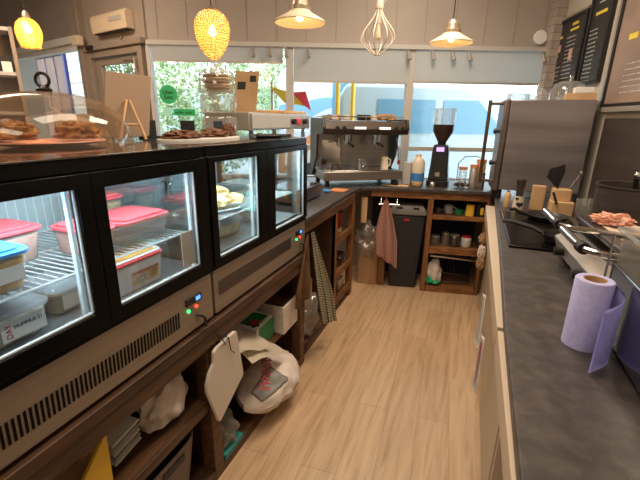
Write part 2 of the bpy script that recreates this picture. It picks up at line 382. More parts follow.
def thing(name, label, cat, loc=(0, 0, 0), group=None):
    o = bpy.data.objects.new(name, None); COL.objects.link(o); o.location = loc; o.empty_display_size = 0.05
    o['label'] = label; o['category'] = cat
    if group: o['group'] = group
    return o
def tag(o, label, cat, group=None):
    o['label'] = label; o['category'] = cat
    if group: o['group'] = group
    return o
def struct(o): o['kind'] = 'structure'; return o
def B(*a, f=None): return MB().box(*a, f=f)

def text(txt, m, parent, origin, right, up, size, off=0.0015, name='lettering', ext=0.0006, label=None):
    cu = bpy.data.curves.new(name, 'FONT'); cu.body = txt; cu.size = size; cu.extrude = ext; cu.align_x = 'CENTER'; cu.align_y = 'CENTER'
    t = bpy.data.objects.new(name, cu); COL.objects.link(t)
    dg = bpy.context.evaluated_depsgraph_get(); me = bpy.data.meshes.new_from_object(t.evaluated_get(dg))
    bpy.data.objects.remove(t)
    r = Vector(right).normalized(); u = Vector(up); u = (u - u.dot(r) * r).normalized(); n = r.cross(u)
    o0 = Vector(origin) + n * off
    mw = Matrix(((r.x, u.x, n.x, o0.x), (r.y, u.y, n.y, o0.y), (r.z, u.z, n.z, o0.z), (0, 0, 0, 1)))
    me.transform(mw); me.materials.clear(); me.materials.append(M[m])
    o = bpy.data.objects.new(name, me); COL.objects.link(o)
    if parent:
        o.parent = parent
        o.matrix_parent_inverse = Matrix.Translation(-Vector(parent.location)) if parent.type == 'EMPTY' else Matrix()
    if label: o['label'] = label
    return o

# facade frame: s along the shop front, n into the room
FO, FD, FN = Vector((-0.3, 4.1, 0)), Vector((0.932, 0.363, 0)).normalized(), Vector((0.363, -0.932, 0)).normalized()
def F(s, n, z): p = FO + FD * s + FN * n; return (p.x, p.y, z)
GO, GD, GN = Vector((-2.93, 3.07, 0)), Vector((-0.970, 0.2425, 0)).normalized(), Vector((-0.2425, -0.970, 0)).normalized()
def G(t, n, z): p = GO + GD * t + GN * n; return (p.x, p.y, z)
WO, WD, WN = Vector((0.85, 3.4, 0)), Vector((-0.2425, 0.970, 0)), Vector((-0.970, -0.2425, 0))
def W(d, n, z): p = WO + WD * d + WN * n; return (p.x, p.y, z)
CZ = 2.95

# ================================================================ structure
struct(MB().box(-7.2, 2.0, -1.8, 5.6, -0.06, 0.0).build('floor', 'floor'))
struct(MB().box(-7.2, 2.0, -1.8, 5.6, CZ, CZ + 0.06).build('ceiling', 'ceiling'))
struct(MB().box(-7.26, -7.2, -1.8, 5.0, 0, CZ).build('wall_left', 'wall'))
struct(MB().box(-7.2, 2.0, -1.86, -1.8, 0, CZ).build('wall_rear', 'wall_light'))
struct(MB().box(-0.52, 1.15, -0.08, 0, 0, CZ, f=W).build('wall_right', 'wall_light')); struct(MB().box(0.972, 1.05, -1.8, 2.905, 0, CZ).build('wall_side', 'wall_light'))
# front wall above and below the glazing
wf = MB(); wf.box(-2.82, 1.05, -0.12, 0, 2.15, CZ, f=F); wf.box(-2.82, 1.05, -0.12, 0, 0, 0.93, f=F); wf.box(0.93, 1.05, -0.12, 0, 0.93, 2.15, f=F)
wf.box(-0.02, 1.1, -0.12, 0, 2.13, CZ, f=G); wf.box(1.1, 4.6, -0.12, 0, 2.27, CZ, f=G); wf.box(1.0, 4.6, -0.12, 0, 0, 0.8, f=G); wf.box(4.1, 4.6, -0.12, 0, 0.8, 2.27, f=G)
struct(wf.build('wall_front', 'wall'))
# thin vertical panel joints on the fascia
j = MB()
for i in range(14): j.box(-2.7 + i * 0.27, -2.694 + i * 0.27, 0, 0.004, 2.19, CZ - 0.01, f=F)
struct(j.build('trim_1', 'door_grey'))
t = MB(); t.box(-2.80, 0.92, 0, 0.05, 2.125, 2.165, f=F); struct(t.build('trim_2', 'frame_grey', bevel=0.004))
t = MB(); t.box(-0.02, 1.05, 0, 0.06, 2.135, 2.185, f=G); t.box(1.05, 1.14, -0.1, 0.07, 0, CZ, f=G); struct(t.build('trim_3', 'door_grey', bevel=0.004))
t = MB(); t.box(1.14, 4.2, 0, 0.06, 2.24, 2.31, f=G); struct(t.build('trim_4', 'white', bevel=0.004))
struct(MB().box(0.84, 0.97, 0.0, 0.10, 0.93, CZ, f=F).build('wall_pillar', 'tile'))
# posts between windows and panes
for i, (s0, s1) in enumerate(((-2.82, -2.75), (-1.53, -1.49), (-0.395, -0.35), (0.89, 0.93))):
    pass
def window(i, s0, s1, z0, z1, fr=None, rail=None):
    m = MB(); wd = 0.035
    m.box(s0, s0 + wd, -0.07, 0.02, z0, z1, f=F); m.box(s1 - wd, s1, -0.07, 0.02, z0, z1, f=F)
    m.box(s0 + wd, s1 - wd, -0.07, 0.02, z0, z0 + 0.03, f=F); m.box(s0 + wd, s1 - wd, -0.07, 0.02, z1 - 0.02, z1, f=F)
    if rail: m.box(s0 + wd, s1 - wd, -0.07, 0.02, rail - 0.02, rail + 0.02, f=F)
    o = struct(m.build('window_%d' % i, 'frame_grey', bevel=0.003))
    MB().box(s0 + wd, s1 - wd, -0.04, -0.035, z0 + 0.03, z1 - 0.02, f=F).build('pane', 'glass', o)
    return o
window(1, -2.82, -1.50, 0.93, 2.15)
window(2, -1.50, -0.37, 0.93, 2.15, rail=1.245)
window(3, -0.37, 0.93, 0.93, 2.15, rail=1.245)
# entrance door
dm = MB(); dm.box(0.03, 0.10, -0.09, 0.03, 0, 2.13, f=G); dm.box(0.97, 1.05, -0.09, 0.03, 0, 2.13, f=G); dm.box(0.10, 0.97, -0.09, 0.03, 2.07, 2.13, f=G)
dr = struct(dm.build('door_1', 'door_grey', bevel=0.003))
dl = MB(); dl.box(0.11, 0.24, -0.06, -0.01, 0.02, 2.06, f=G); dl.box(0.86, 0.96, -0.06, -0.01, 0.02, 2.06, f=G)
dl.box(0.24, 0.86, -0.06, -0.01, 2.0, 2.06, f=G); dl.box(0.24, 0.86, -0.06, -0.01, 0.02, 0.3, f=G); dl.build('door_leaf', 'door_grey', dr, bevel=0.003)
MB().box(0.24, 0.86, -0.04, -0.035, 0.3, 2.0, f=G).build('pane', 'glass', dr)
g = MB()
for i in range(8): g.box(0.30 + i * 0.075, 0.308 + i * 0.075, -0.075, -0.067, 0.3, 2.0, f=G)
g.box(0.24, 0.86, -0.075, -0.067, 1.83, 1.845, f=G)
g.build('security_bars', 'door_grey', dr)
MB().cyl(G(0.40, 0.02, 2.035), G(0.20, 0.03, 2.035), 0.009).cyl(G(0.17, 0.02, 2.03), G(0.165, 0.02, 1.93), 0.010).build('door_closer', 'alu', dr)
# left shop window with its white frame
wl = MB(); wl.box(1.14, 1.19, -0.08, 0.02, 0.8, 2.25, f=G); wl.box(4.05, 4.1, -0.08, 0.02, 0.8, 2.25, f=G); wl.box(1.19, 4.05, -0.08, 0.02, 2.19, 2.25, f=G); wl.box(1.19, 4.05, -0.08, 0.02, 0.8, 0.86, f=G)
o = struct(wl.build('window_4', 'white', bevel=0.003)); MB().box(1.19, 4.05, -0.04, -0.035, 0.86, 2.19, f=G).build('pane', 'glass', o)
# plank door seen through it
pd = thing('plank_door', 'weathered plank door with blue edges standing outside the far left window', 'door', G(6.8, -1.6, -0.1))
for i in range(7): MB().box(5.36 + i * 0.42, 5.77 + i * 0.42, -1.65, -1.60, -0.1, 2.62, f=G).build('plank', 'wood_plank', pd, bevel=0.004)
b = MB(); b.box(5.28, 5.35, -1.67, -1.57, -0.1, 2.70, f=G); b.box(8.30, 8.37, -1.67, -1.57, -0.1, 2.70, f=G); b.box(5.35, 8.30, -1.67, -1.57, 2.63, 2.70, f=G)
for i in range(6): b.box(5.772 + i * 0.42, 5.778 + i * 0.42, -1.655, -1.59, -0.1, 2.62, f=G)
b.build('door_frame', 'blue_paint', pd)
wb = MB()
for i in range(14): wb.box(4.1, 5.22, -1.65, -1.60, -0.1 + i * 0.2, -0.1 + i * 0.2 + 0.19, f=G)
tag(wb.build('boarded_screen', 'white', bevel=0.004), 'white boarded screen outside between plank door and entrance', 'screen')

# ================================================================ outside
struct(MB().box(-30, 30, -0.3, 30, -0.16, -0.10, f=lambda x, y, z: F(x, -0.4 - y, z)).build('ground', 'paving'))
def tree(x, y, h, r, label, seed):
    t = thing('street_tree', label, 'tree', (x, y, -0.1), None)
    MB().tube([(x, y, -0.1), (x + 0.1, y, h * 0.3), (x - 0.05, y + 0.1, h * 0.6)], 0.14).build('trunk', 'bark', t)
    rnd = random.Random(seed); m = MB()
    for k in range(5200):
        d = Vector((rnd.gauss(0, 1), rnd.gauss(0, 1), rnd.gauss(0, 1))).normalized() * (r * rnd.uniform(0.55, 1.0))
        c = Vector((x, y, h * 0.62)) + Vector((d.x, d.y, d.z * h * 0.6 / r))
        if c.z < 0.15: continue
        a = Vector((rnd.uniform(-1, 1), rnd.uniform(-1, 1), rnd.uniform(-1, 1))).normalized() * rnd.uniform(0.04, 0.075); bb = a.orthogonal().normalized() * 0.032
        m.add([c - a, c + bb, c + a, c - bb], [(0, 1, 2, 3)])
    m.build('foliage', 'leaf', t, smooth=False)
p = F(-3.7, -5.6, 0); tree(p[0], p[1], 3.4, 1.25, 'pale green bushy tree outside, behind the round green sticker', 1)
p = F(-2.0, -8.6, 0); tree(p[0], p[1], 3.6, 1.3, 'green bushy tree outside, behind the glass jar tower', 2)
tree(-9.0, 8.3, 3.3, 1.5, 'green tree outside, seen through the barred entrance door', 3)
def van(name, label, sx, n, L, H, flip, body):
    t = thing(name, label, 'van', F(sx, n, -0.1))
    prof = [(0, 0.3), (0, 0.95), (0.12, 1.15), (0.85, 1.3), (1.45, H - 0.12), (1.75, H), (L - 0.1, H), (L, H - 0.2), (L, 0.3)]
    if flip: prof = [(L - a, b_) for a, b_ in prof]
    f = lambda x, z, y: F(sx + x, n - y, z)
    MB().prism(prof, 0, 1.7, f=f).build('body', body, t, bevel=0.05)
    def P_(pts): return [(L - a, b_) for a, b_ in pts] if flip else pts
    MB().prism(P_([(1.0, 1.32), (1.5, H - 0.22), (2.05, H - 0.22), (2.05, 1.32)]), -0.015, 0.0, f=f).build('window', 'carglass', t)
    MB().prism(P_([(2.18, 1.32), (2.18, H - 0.22), (3.1, H - 0.22), (3.1, 1.32)]), -0.015, 0.0, f=f).build('window', 'carglass', t)
    for wx in (0.8, L - 0.8):
        x = L - wx if flip else wx
        MB().cyl(F(sx + x, n + 0.03, 0.24), F(sx + x, n - 0.2, 0.24), 0.34, seg=24).build('wheel', 'tyre', t)
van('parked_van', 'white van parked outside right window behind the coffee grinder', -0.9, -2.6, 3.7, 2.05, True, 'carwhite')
van('painted_van', 'van painted in orange and blue swirls parked outside middle window', -2.15, -5.0, 4.3, 2.5, True, 'livery')
for k, sx in enumerate((-0.95, -0.72)):
    tag(MB().cyl(F(sx, -2.3, -0.1), F(sx, -2.3, 2.3), 0.035).build('yellow_post', 'yellow'), ['yellow post outside middle window, left of the pair', 'yellow post outside middle window, right of the pair'][k], 'post', 'yellow posts outside')
fl = thing('road_sign', 'yellow and red slanted sign outside at the left of the middle window', 'sign', F(-1.9, -2.0, -0.1))
MB().cyl(F(-1.9, -2.0, -0.1), F(-1.9, -2.0, 2.0), 0.025).build('pole', 'alu', fl)
MB().prism([(-1.95, 1.95), (-1.60, 1.85), (-1.40, 1.68), (-1.72, 1.72)], -1.98, -1.96, f=lambda x, z, y: F(x, y, z)).build('sign_face', 'yellow', fl)
MB().prism([(-1.62, 1.86), (-1.42, 1.88), (-1.34, 1.62), (-1.42, 1.68)], -1.955, -1.94, f=lambda x, z, y: F(x, y, z)).build('sign_tip', 'red', fl)
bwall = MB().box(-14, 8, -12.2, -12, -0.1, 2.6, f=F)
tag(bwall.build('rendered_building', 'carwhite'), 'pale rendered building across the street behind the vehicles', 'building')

# ================================================================ blinds, clips, stickers
for i, (s0, s1, z0) in enumerate(((-1.46, -0.40, 1.85), (-0.34, 0.84, 1.86))):
    t = thing('roller_blind', ['light grey roller blind half lowered over the middle window', 'light grey roller blind half lowered over the right window'][i], 'blind', F((s0 + s1) / 2, 0.03, 2.12), 'roller blinds on the shop front')
    MB().box(s0, s1, 0.028, 0.031, z0, 2.122, f=F).build('blind_cloth', 'blind', t)
    MB().box(s0, s1, 0.022, 0.037, z0 - 0.018, z0, f=F).build('bottom_bar', 'alu', t)
t = thing('roller_blind', 'white roller blind rolled nearly up above the leafy left window', 'blind', F(-2.1, 0.03, 2.1), 'roller blinds on the shop front')
MB().box(-2.76, -1.56, 0.028, 0.031, 2.0, 2.122, f=F).build('blind_cloth', 'blind', t)
MB().box(-2.76, -1.56, 0.022, 0.037, 1.985, 2.0, f=F).build('bottom_bar', 'alu', t)
for k, (s, lb) in enumerate(((-1.83, 'metal clip on window rail, left of two above the brown menu card'), (-1.68, 'metal clip on window rail, right of two above the brown menu card'), (-1.53, 'metal clip on rail just left of the post by the middle blind'), (-1.33, 'metal clip on rail at the left end of the middle blind'), (-0.42, 'metal clip on rail at the right end of middle blind'), (-0.2, 'metal clip on rail near left end of the right blind'), (-0.02, 'metal clip on rail directly below the right cone lamp'), (0.13, 'metal clip on rail just right of the right cone lamp'), (0.80, 'metal clip on rail beside the brick pillar'))):
    c = thing('rail_clip', lb, 'clip', F(s, 0.05, 2.1), 'metal clips along the window rail')
    MB().cyl(F(s, 0.05, 2.12), F(s, 0.075, 2.10), 0.006).build('stem', 'alu', c)
    MB().cyl(F(s, 0.065, 2.105), F(s + 0.012, 0.105, 2.035), 0.014, 0.018).build('head', 'alu', c)
# green stickers
def disc(s, z, r, n=-0.03, th=0.003, sg=30):
    m = MB(); m.loft([[F(s + r * math.cos(2 * PI * k / sg), n + d, z + r * math.sin(2 * PI * k / sg)) for k in range(sg)] for d in (0, th)]); return m
st = thing('window_sticker', 'round green sticker on the left window glass', 'sticker', F(-2.69, -0.03, 1.72))
disc(-2.665, 1.705, 0.085).build('disc', 'sticker', st)
text('Uber', 'darkink', st, F(-2.665, -0.026, 1.725), FD, (0, 0, 1), 0.05)
text('Eats', 'darkink', st, F(-2.665, -0.026, 1.68), FD, (0, 0, 1), 0.05)
st = thing('window_sticker', 'green bar sticker with mint disc under the round green sticker', 'sticker', F(-2.6, -0.03, 1.55))
disc(-2.69, 1.545, 0.045).build('disc', 'mint', st)
MB().box(-2.63, -2.42, -0.03, -0.027, 1.515, 1.575, f=F).build('bar', 'sticker', st)
text('order  now', 'darkink', st, F(-2.53, -0.026, 1.545), FD, (0, 0, 1), 0.035)
tag(disc(0.78, 2.25, 0.06, 0.0, 0.025).build('round_alarm', 'white', bevel=0.006), 'white round alarm disc on wall above the right window', 'alarm')
# heater above entrance
ht = thing('wall_heater', 'cream wall heater mounted above the entrance door', 'heater', G(0.6, 0, 2.45))
MB().prism([(0, 2.27), (0, 2.43), (0.07, 2.43), (0.09, 2.40), (0.08, 2.27)], 0.13, 0.76, f=lambda n, z, t_: G(t_, n, z)).build('housing', 'enamel', ht, bevel=0.006)
MB().box(0.20, 0.42, 0.08, 0.091, 2.345, 2.385, f=G).build('grille', 'frame_grey', ht)
MB().box(0.16, 0.73, 0.01, 0.075, 2.262, 2.269, f=G).build('outlet', 'blackm', ht)
MB().tube([G(0.36, 0.01, 2.28), G(0.36, 0.01, 2.22), G(0.40, 0.01, 2.19)], 0.008).build('cable', 'door_grey', ht)
tag(MB().box(0.98, 1.12, 0.07, 0.13, 2.19, 2.28, f=G).build('junction_box', 'enamel', bevel=0.004), 'small cream box on the door frame left of heater', 'box')
tag(MB().box(0.82, 0.94, 0.06, 0.085, 2.14, 2.18, f=G).build('door_sensor', 'blackm', bevel=0.004), 'small dark sensor on the lintel above the entrance door', 'sensor')
# left grey shelving
HO, HA, HB = Vector((-3.75, 2.45, 0)), Vector((-0.54, -0.84, 0)).normalized(), Vector((-0.84, 0.54, 0)).normalized()
def H(a, b, z): p = HO + HA * a + HB * b; return (p.x, p.y, z)
sh = thing('shelf_unit', 'grey open shelf unit at the far left edge', 'shelf', H(0.5, 0.15, 0))
c = MB(); c.box(0, 0.03, 0, 0.3, 0, 2.2, f=H); c.box(1.0, 1.03, 0, 0.3, 0, 2.2, f=H); c.box(0.03, 1.0, 0.28, 0.3, 0, 2.2, f=H)
c.build('carcass', 'door_grey', sh, bevel=0.003)
for z in (0.05, 0.6, 1.1, 1.49, 1.815, 2.165): MB().box(0.03, 1.0, 0.0, 0.28, z, z + 0.03, f=H).build('shelf_board', 'frame_grey', sh, bevel=0.003)
tag(MB().box(0.05, 0.22, 0.12, 0.26, 1.8455, 1.98, f=H).build('dark_storage_box', 'blackm', bevel=0.005), 'small black box on the grey shelf unit', 'box')
tag(MB().box(0.05, 0.12, 0.06, 0.10, 1.8455, 1.93, f=H).build('white_card', 'paper', bevel=0.002), 'white card on grey shelf before the black box', 'card')

# ================================================================ pendant lamps
def cord(parent, x, y, z, r=0.004, m='blackm'):
    MB().cyl((x, y, z), (x, y, CZ), r, seg=8).build('cord', m, parent)
    MB().lathe([(0.05, 0), (0.045, 0.025)], (x, y, CZ - 0.025), 20).build('ceiling_rose', 'enamel', parent)
def bulb(parent, c, r, power):
    MB().lathe([(0.3 * r, 1.6 * r), (0.5 * r, 1.1 * r), (0.95 * r, 0.4 * r), (r, 0), (0.8 * r, -0.6 * r), (0.3 * r, -0.95 * r)], c, 16).build('bulb', 'bulb', parent)
    d = bpy.data.lights.new('bulb_light', 'POINT'); d.energy = power; d.color = (1.0, 0.58, 0.26); d.shadow_soft_size = r * 1.05
    o = bpy.data.objects.new('bulb_light', d); COL.objects.link(o); o.location = c
def cone_lamp(x, y, z, r, label):
    t = thing('pendant_lamp', label, 'lamp', (x, y, z), 'cone pendant lamps')
    pr = [(r, 0), (r * 0.98, 0.008), (r * 0.62, 0.038), (0.068, 0.052), (0.062, 0.060), (0.03, 0.064)]
    m = MB(); m.lathe(pr + [(p - 0.004, q - 0.003) for p, q in pr[::-1]], (x, y, z), 40, cap=False); m.build('lamp_shade', 'enamel', t, angle=60)
    MB().lathe([(0.060, 0.060), (0.062, 0.082), (0.050, 0.088), (0.045, 0.120), (0.034, 0.130), (0.028, 0.145), (0.01, 0.152)], (x, y, z), 24).build('socket_cap', 'alushade', t)
    bulb(t, (x, y, z + 0.03), 0.022, 4); cord(t, x, y, z + 0.15)
cone_lamp(-1.034, 2.305, 2.035, 0.148, 'cream enamel cone pendant lamp, left one above the display cases')
cone_lamp(-0.248, 3.164, 2.035, 0.15, 'cream enamel cone pendant lamp, right one above the back counter')
# amber glass globe
x, y, z = -3.22, 2.22, 2.085
t = thing('pendant_lamp', 'glowing amber glass globe pendant at the far left', 'lamp', (x, y, z))
MB().lathe([(0.025, 0.095), (0.045, 0.088), (0.07, 0.06), (0.084, 0.02), (0.086, -0.015), (0.078, -0.055), (0.066, -0.085), (0.064, -0.105)], (x, y, z), 32, cap=False).build('glass_shade', 'amber', t, angle=80)
bulb(t, (x, y, z + 0.02), 0.026, 90)
MB().lathe([(0.026, 0.09), (0.028, 0.11), (0.018, 0.14), (0.006, 0.145)], (x, y, z), 16).build('socket_cap', 'alushade', t); cord(t, x, y, z + 0.145)
# beaded teardrop
x, y, z = -1.60, 2.245, 2.005
t = thing('pendant_lamp', 'beaded teardrop pendant lamp glowing warm yellow', 'lamp', (x, y, z))
prof = [(0.045, 0.115), (0.075, 0.095), (0.098, 0.055), (0.103, 0.015), (0.096, -0.035), (0.078, -0.085), (0.052, -0.125), (0.026, -0.15), (0.008, -0.16)]
MB().lathe(prof, (x, y, z), 32, cap=False).build('bead_lining', 'beads', t, angle=80)
def prad(zz):
    for (r0, z0), (r1, z1) in zip(prof, prof[1:]):
        if z1 <= zz <= z0: return r0 + (r1 - r0) * (z0 - zz) / (z0 - z1)
    return 0.01
m = MB()
for a in range(20):
    zz = 0.11 - a * 0.0135; rr = prad(zz); n = max(5, int(2 * PI * rr / 0.0155))
    for k in range(n):
        an = 2 * PI * (k + 0.5 * (a % 2)) / n
        bmesh.ops.create_icosphere(m.bm, subdivisions=1, radius=0.0062, matrix=Matrix.Translation((x + rr * math.cos(an), y + rr * math.sin(an), z + zz)))
o = m.build('bead_net', 'beads', t); o['kind'] = 'stuff'
MB().lathe([(0.046, 0.112), (0.048, 0.122), (0.02, 0.135), (0.006, 0.15)], (x, y, z), 20).build('top_ring', 'alushade', t)
bulb(t, (x, y, z + 0.0), 0.026, 10); cord(t, x, y, z + 0.15)
# wire cage
x, y, z = -0.70, 2.84, 2.08
t = thing('pendant_lamp', 'cream wire cage pendant with an unlit bulb', 'lamp', (x, y, z))
for k in range(8):
    a = PI * k / 4; pts = []
    for q in range(13):
        u = q / 12; r = 0.018 + 0.098 * math.sin(PI * min(1, u ** 1.5)) ** 1.2; pts.append((x + r * math.cos(a), y + r * math.sin(a), z - 0.15 + 0.02 + 0.27 * (1 - u) ** 0.9 * 1.0 if False else z + 0.13 - 0.27 * (1 - (1 - u)) ))
    MB().tube([(px, py, z + 0.13 - 0.28 * (q / 12)) for q, (px, py, _) in enumerate(pts)], 0.004, 6).build('cage_wire', 'cagew', t)
MB().lathe([(0.024, -0.155), (0.024, -0.145)], (x, y, z), 14).lathe([(0.025, 0.125), (0.028, 0.14), (0.022, 0.19), (0.008, 0.20)], (x, y, z), 14).lathe([(0.016, 0.04), (0.016, 0.13)], (x, y, z), 14).cyl((x, y, z - 0.15), (x, y, z + 0.15), 0.003).build('lamp_holder', 'cagew', t)
MB().lathe([(0.012, 0.04), (0.014, 0.02), (0.02, -0.03), (0.018, -0.05), (0.005, -0.06)], (x, y, z), 14).build('bulb', 'enamel', t)
MB().tube([(x + 0.03, y, z + 0.16), (x + 0.09, y, z + 0.22), (x + 0.10, y, z + 0.32), (x + 0.03, y, z + 0.42)], 0.003, 6).build('loose_flex', 'cagew', t)
cord(t, x, y, z + 0.2, 0.006, 'cagew')

# ================================================================ left counter carcass
lc = thing('serving_counter', 'dark stained timber shelving counter beneath the two display cases', 'counter', (-1.1, 1.1, 0))
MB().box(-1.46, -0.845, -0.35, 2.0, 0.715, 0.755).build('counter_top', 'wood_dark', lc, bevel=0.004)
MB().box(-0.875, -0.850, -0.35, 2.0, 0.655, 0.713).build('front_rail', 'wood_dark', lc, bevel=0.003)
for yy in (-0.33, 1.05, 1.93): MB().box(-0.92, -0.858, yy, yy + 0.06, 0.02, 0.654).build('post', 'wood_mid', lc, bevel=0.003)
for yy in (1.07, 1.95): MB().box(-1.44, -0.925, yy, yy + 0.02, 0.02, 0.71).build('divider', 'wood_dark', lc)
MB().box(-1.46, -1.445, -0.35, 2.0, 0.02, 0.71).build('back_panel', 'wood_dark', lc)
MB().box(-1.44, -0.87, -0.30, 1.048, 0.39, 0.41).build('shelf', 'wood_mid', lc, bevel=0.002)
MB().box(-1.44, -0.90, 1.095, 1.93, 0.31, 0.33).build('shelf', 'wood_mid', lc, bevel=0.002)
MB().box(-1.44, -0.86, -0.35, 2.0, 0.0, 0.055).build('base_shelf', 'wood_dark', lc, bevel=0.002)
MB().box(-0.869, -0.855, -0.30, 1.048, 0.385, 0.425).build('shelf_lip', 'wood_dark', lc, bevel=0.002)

# far left counter and back counter with the shared worktop
wt = MB(); poly = [(-0.86, 2.005), (-0.885, 3.08), (-0.86, 3.24), (-0.78, 3.31), (0.195, 3.50), (0.195, 4.27)]
p1 = F(-1.48, 0.03, 0); poly += [(p1[0], p1[1]), (-1.66, 2.005)]
wt.prism(poly, 0.92, 0.95)
tag(wt.build('worktop', 'laminate', bevel=0.004), 'dark slate worktop turning the corner under the coffee machine', 'worktop')
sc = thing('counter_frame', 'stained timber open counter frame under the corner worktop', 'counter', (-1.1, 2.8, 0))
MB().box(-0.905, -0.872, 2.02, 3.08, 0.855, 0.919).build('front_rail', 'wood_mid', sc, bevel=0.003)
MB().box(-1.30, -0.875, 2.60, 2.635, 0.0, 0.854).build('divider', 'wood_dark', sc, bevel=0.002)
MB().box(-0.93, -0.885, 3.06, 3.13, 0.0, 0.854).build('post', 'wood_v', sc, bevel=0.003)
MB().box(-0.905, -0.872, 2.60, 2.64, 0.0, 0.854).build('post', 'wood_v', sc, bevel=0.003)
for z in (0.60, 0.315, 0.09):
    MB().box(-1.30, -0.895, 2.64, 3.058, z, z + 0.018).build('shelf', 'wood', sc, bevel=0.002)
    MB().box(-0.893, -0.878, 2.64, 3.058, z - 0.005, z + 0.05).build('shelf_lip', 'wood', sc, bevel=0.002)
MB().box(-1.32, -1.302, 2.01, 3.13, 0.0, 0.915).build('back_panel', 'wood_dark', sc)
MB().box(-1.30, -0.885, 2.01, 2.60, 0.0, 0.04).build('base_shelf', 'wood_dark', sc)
# back counter in its own skewed frame
BO, BD, BN = Vector((-0.80, 3.33, 0)), Vector((0.98, 0.19, 0)).normalized(), Vector((-0.19, 0.98, 0)).normalized()
def K(u, v, z): p = BO + BD * u + BN * v; return (p.x, p.y, z)
bc = thing('back_counter', 'orange stained timber counter with shelves facing the aisle end', 'counter', K(0.5, 0.2, 0))
MB().box(0.0, 1.0, 0.0, 0.03, 0.862, 0.919, f=K).build('front_rail', 'wood_x', bc, bevel=0.003)
MB().box(0.495, 0.54, 0.0, 0.045, 0.0, 0.861, f=K).build('post', 'wood_v', bc, bevel=0.003)
MB().box(0.10, 0.16, 0.05, 0.10, 0.0, 0.35, f=K).build('stub_post', 'wood_v', bc, bevel=0.003)
MB().box(0.975, 1.0, 0.0, 0.05, 0.0, 0.861, f=K).build('post', 'wood_v', bc, bevel=0.003)
MB().box(0.545, 0.972, 0.035, 0.42, 0.70, 0.718, f=K).build('shelf', 'wood_x', bc)
MB().box(0.542, 0.973, 0.005, 0.033, 0.685, 0.722, f=K).build('shelf_lip', 'wood_x', bc, bevel=0.002)
MB().box(0.545, 0.972, 0.035, 0.42, 0.40, 0.42, f=K).build('shelf', 'wood_x', bc)
MB().box(0.542, 0.973, 0.005, 0.033, 0.37, 0.425, f=K).build('shelf_lip', 'wood_x', bc, bevel=0.002)
MB().box(0.545, 0.972, 0.0, 0.42, 0.0, 0.05, f=K).build('base_shelf', 'wood_x', bc, bevel=0.002)
MB().box(0.0, 1.0, 0.43, 0.45, 0.0, 0.915, f=K).build('back_panel', 'navy', bc)
MB().cyl(K(0.56, 0.02, 0.345), K(0.96, 0.02, 0.325), 0.009).build('towel_rail', 'chrome', bc)

# right worktop
rt = MB(); rt.prism([(0.120, -0.9), (0.152, 1.2), (0.175, 2.0), (0.203, 3.45), (0.205, 4.26), (0.56, 4.40), (0.965, 2.88), (0.965, -0.9)], 0.885, 0.92)
tag(rt.build('worktop', 'laminate', bevel=0.004), 'long dark slate worktop along right side of the aisle', 'worktop')
tag(MB().box(-0.50, 0.02, 0.001, 0.012, 0.921, 1.545, f=W).build('splashback', 'splash'), 'dark brushed steel splashback on wall between oven and big pot', 'splashback')
tag(MB().box(-0.50, 0.02, 0.0, 0.05, 1.585, 1.615, f=W).build('wall_ledge', 'alu', bevel=0.003), 'narrow metal ledge on wall beneath the large framed print', 'ledge')
# under units right
for (y0, y1, lb, md) in ((-0.6, 1.22, 'cream undercounter unit with a dark glass door, nearest the viewer', 'near'), (1.245, 3.30, 'cream undercounter unit further down the aisle, hung with white towels', 'far')):
    u = thing('undercounter_unit', lb, 'cabinet', (0.3, (y0 + y1) / 2, 0), 'cream undercounter units')
    MB().box(0.215, 0.80, y0, y1, 0.06, 0.88).build('carcass', 'cream_unit', u)
    MB().box(0.25, 0.78, y0 + 0.02, y1 - 0.02, 0.0, 0.058).build('plinth', 'blackm', u)
    MB().box(0.138, 0.213, y0, y1, 0.80, 0.875).build('top_panel', 'cream_unit', u, bevel=0.003)
    n = 3 if md == 'near' else 4; wd = (y1 - y0) / n
    for k in range(n):
        a, b = y0 + k * wd + 0.004, y0 + (k + 1) * wd - 0.004
        d = MB().box(0.195, 0.213, a, b, 0.08, 0.79).build('door', 'cream_unit', u, bevel=0.003)
        if md == 'near': MB().box(0.190, 0.194, a + 0.06, b - 0.06, 0.14, 0.73).build('door_glass', 'black', d)
        MB().cyl((0.178, a + 0.05, 0.70), (0.178, b - 0.05, 0.70), 0.007).build('handle', 'alu', d)

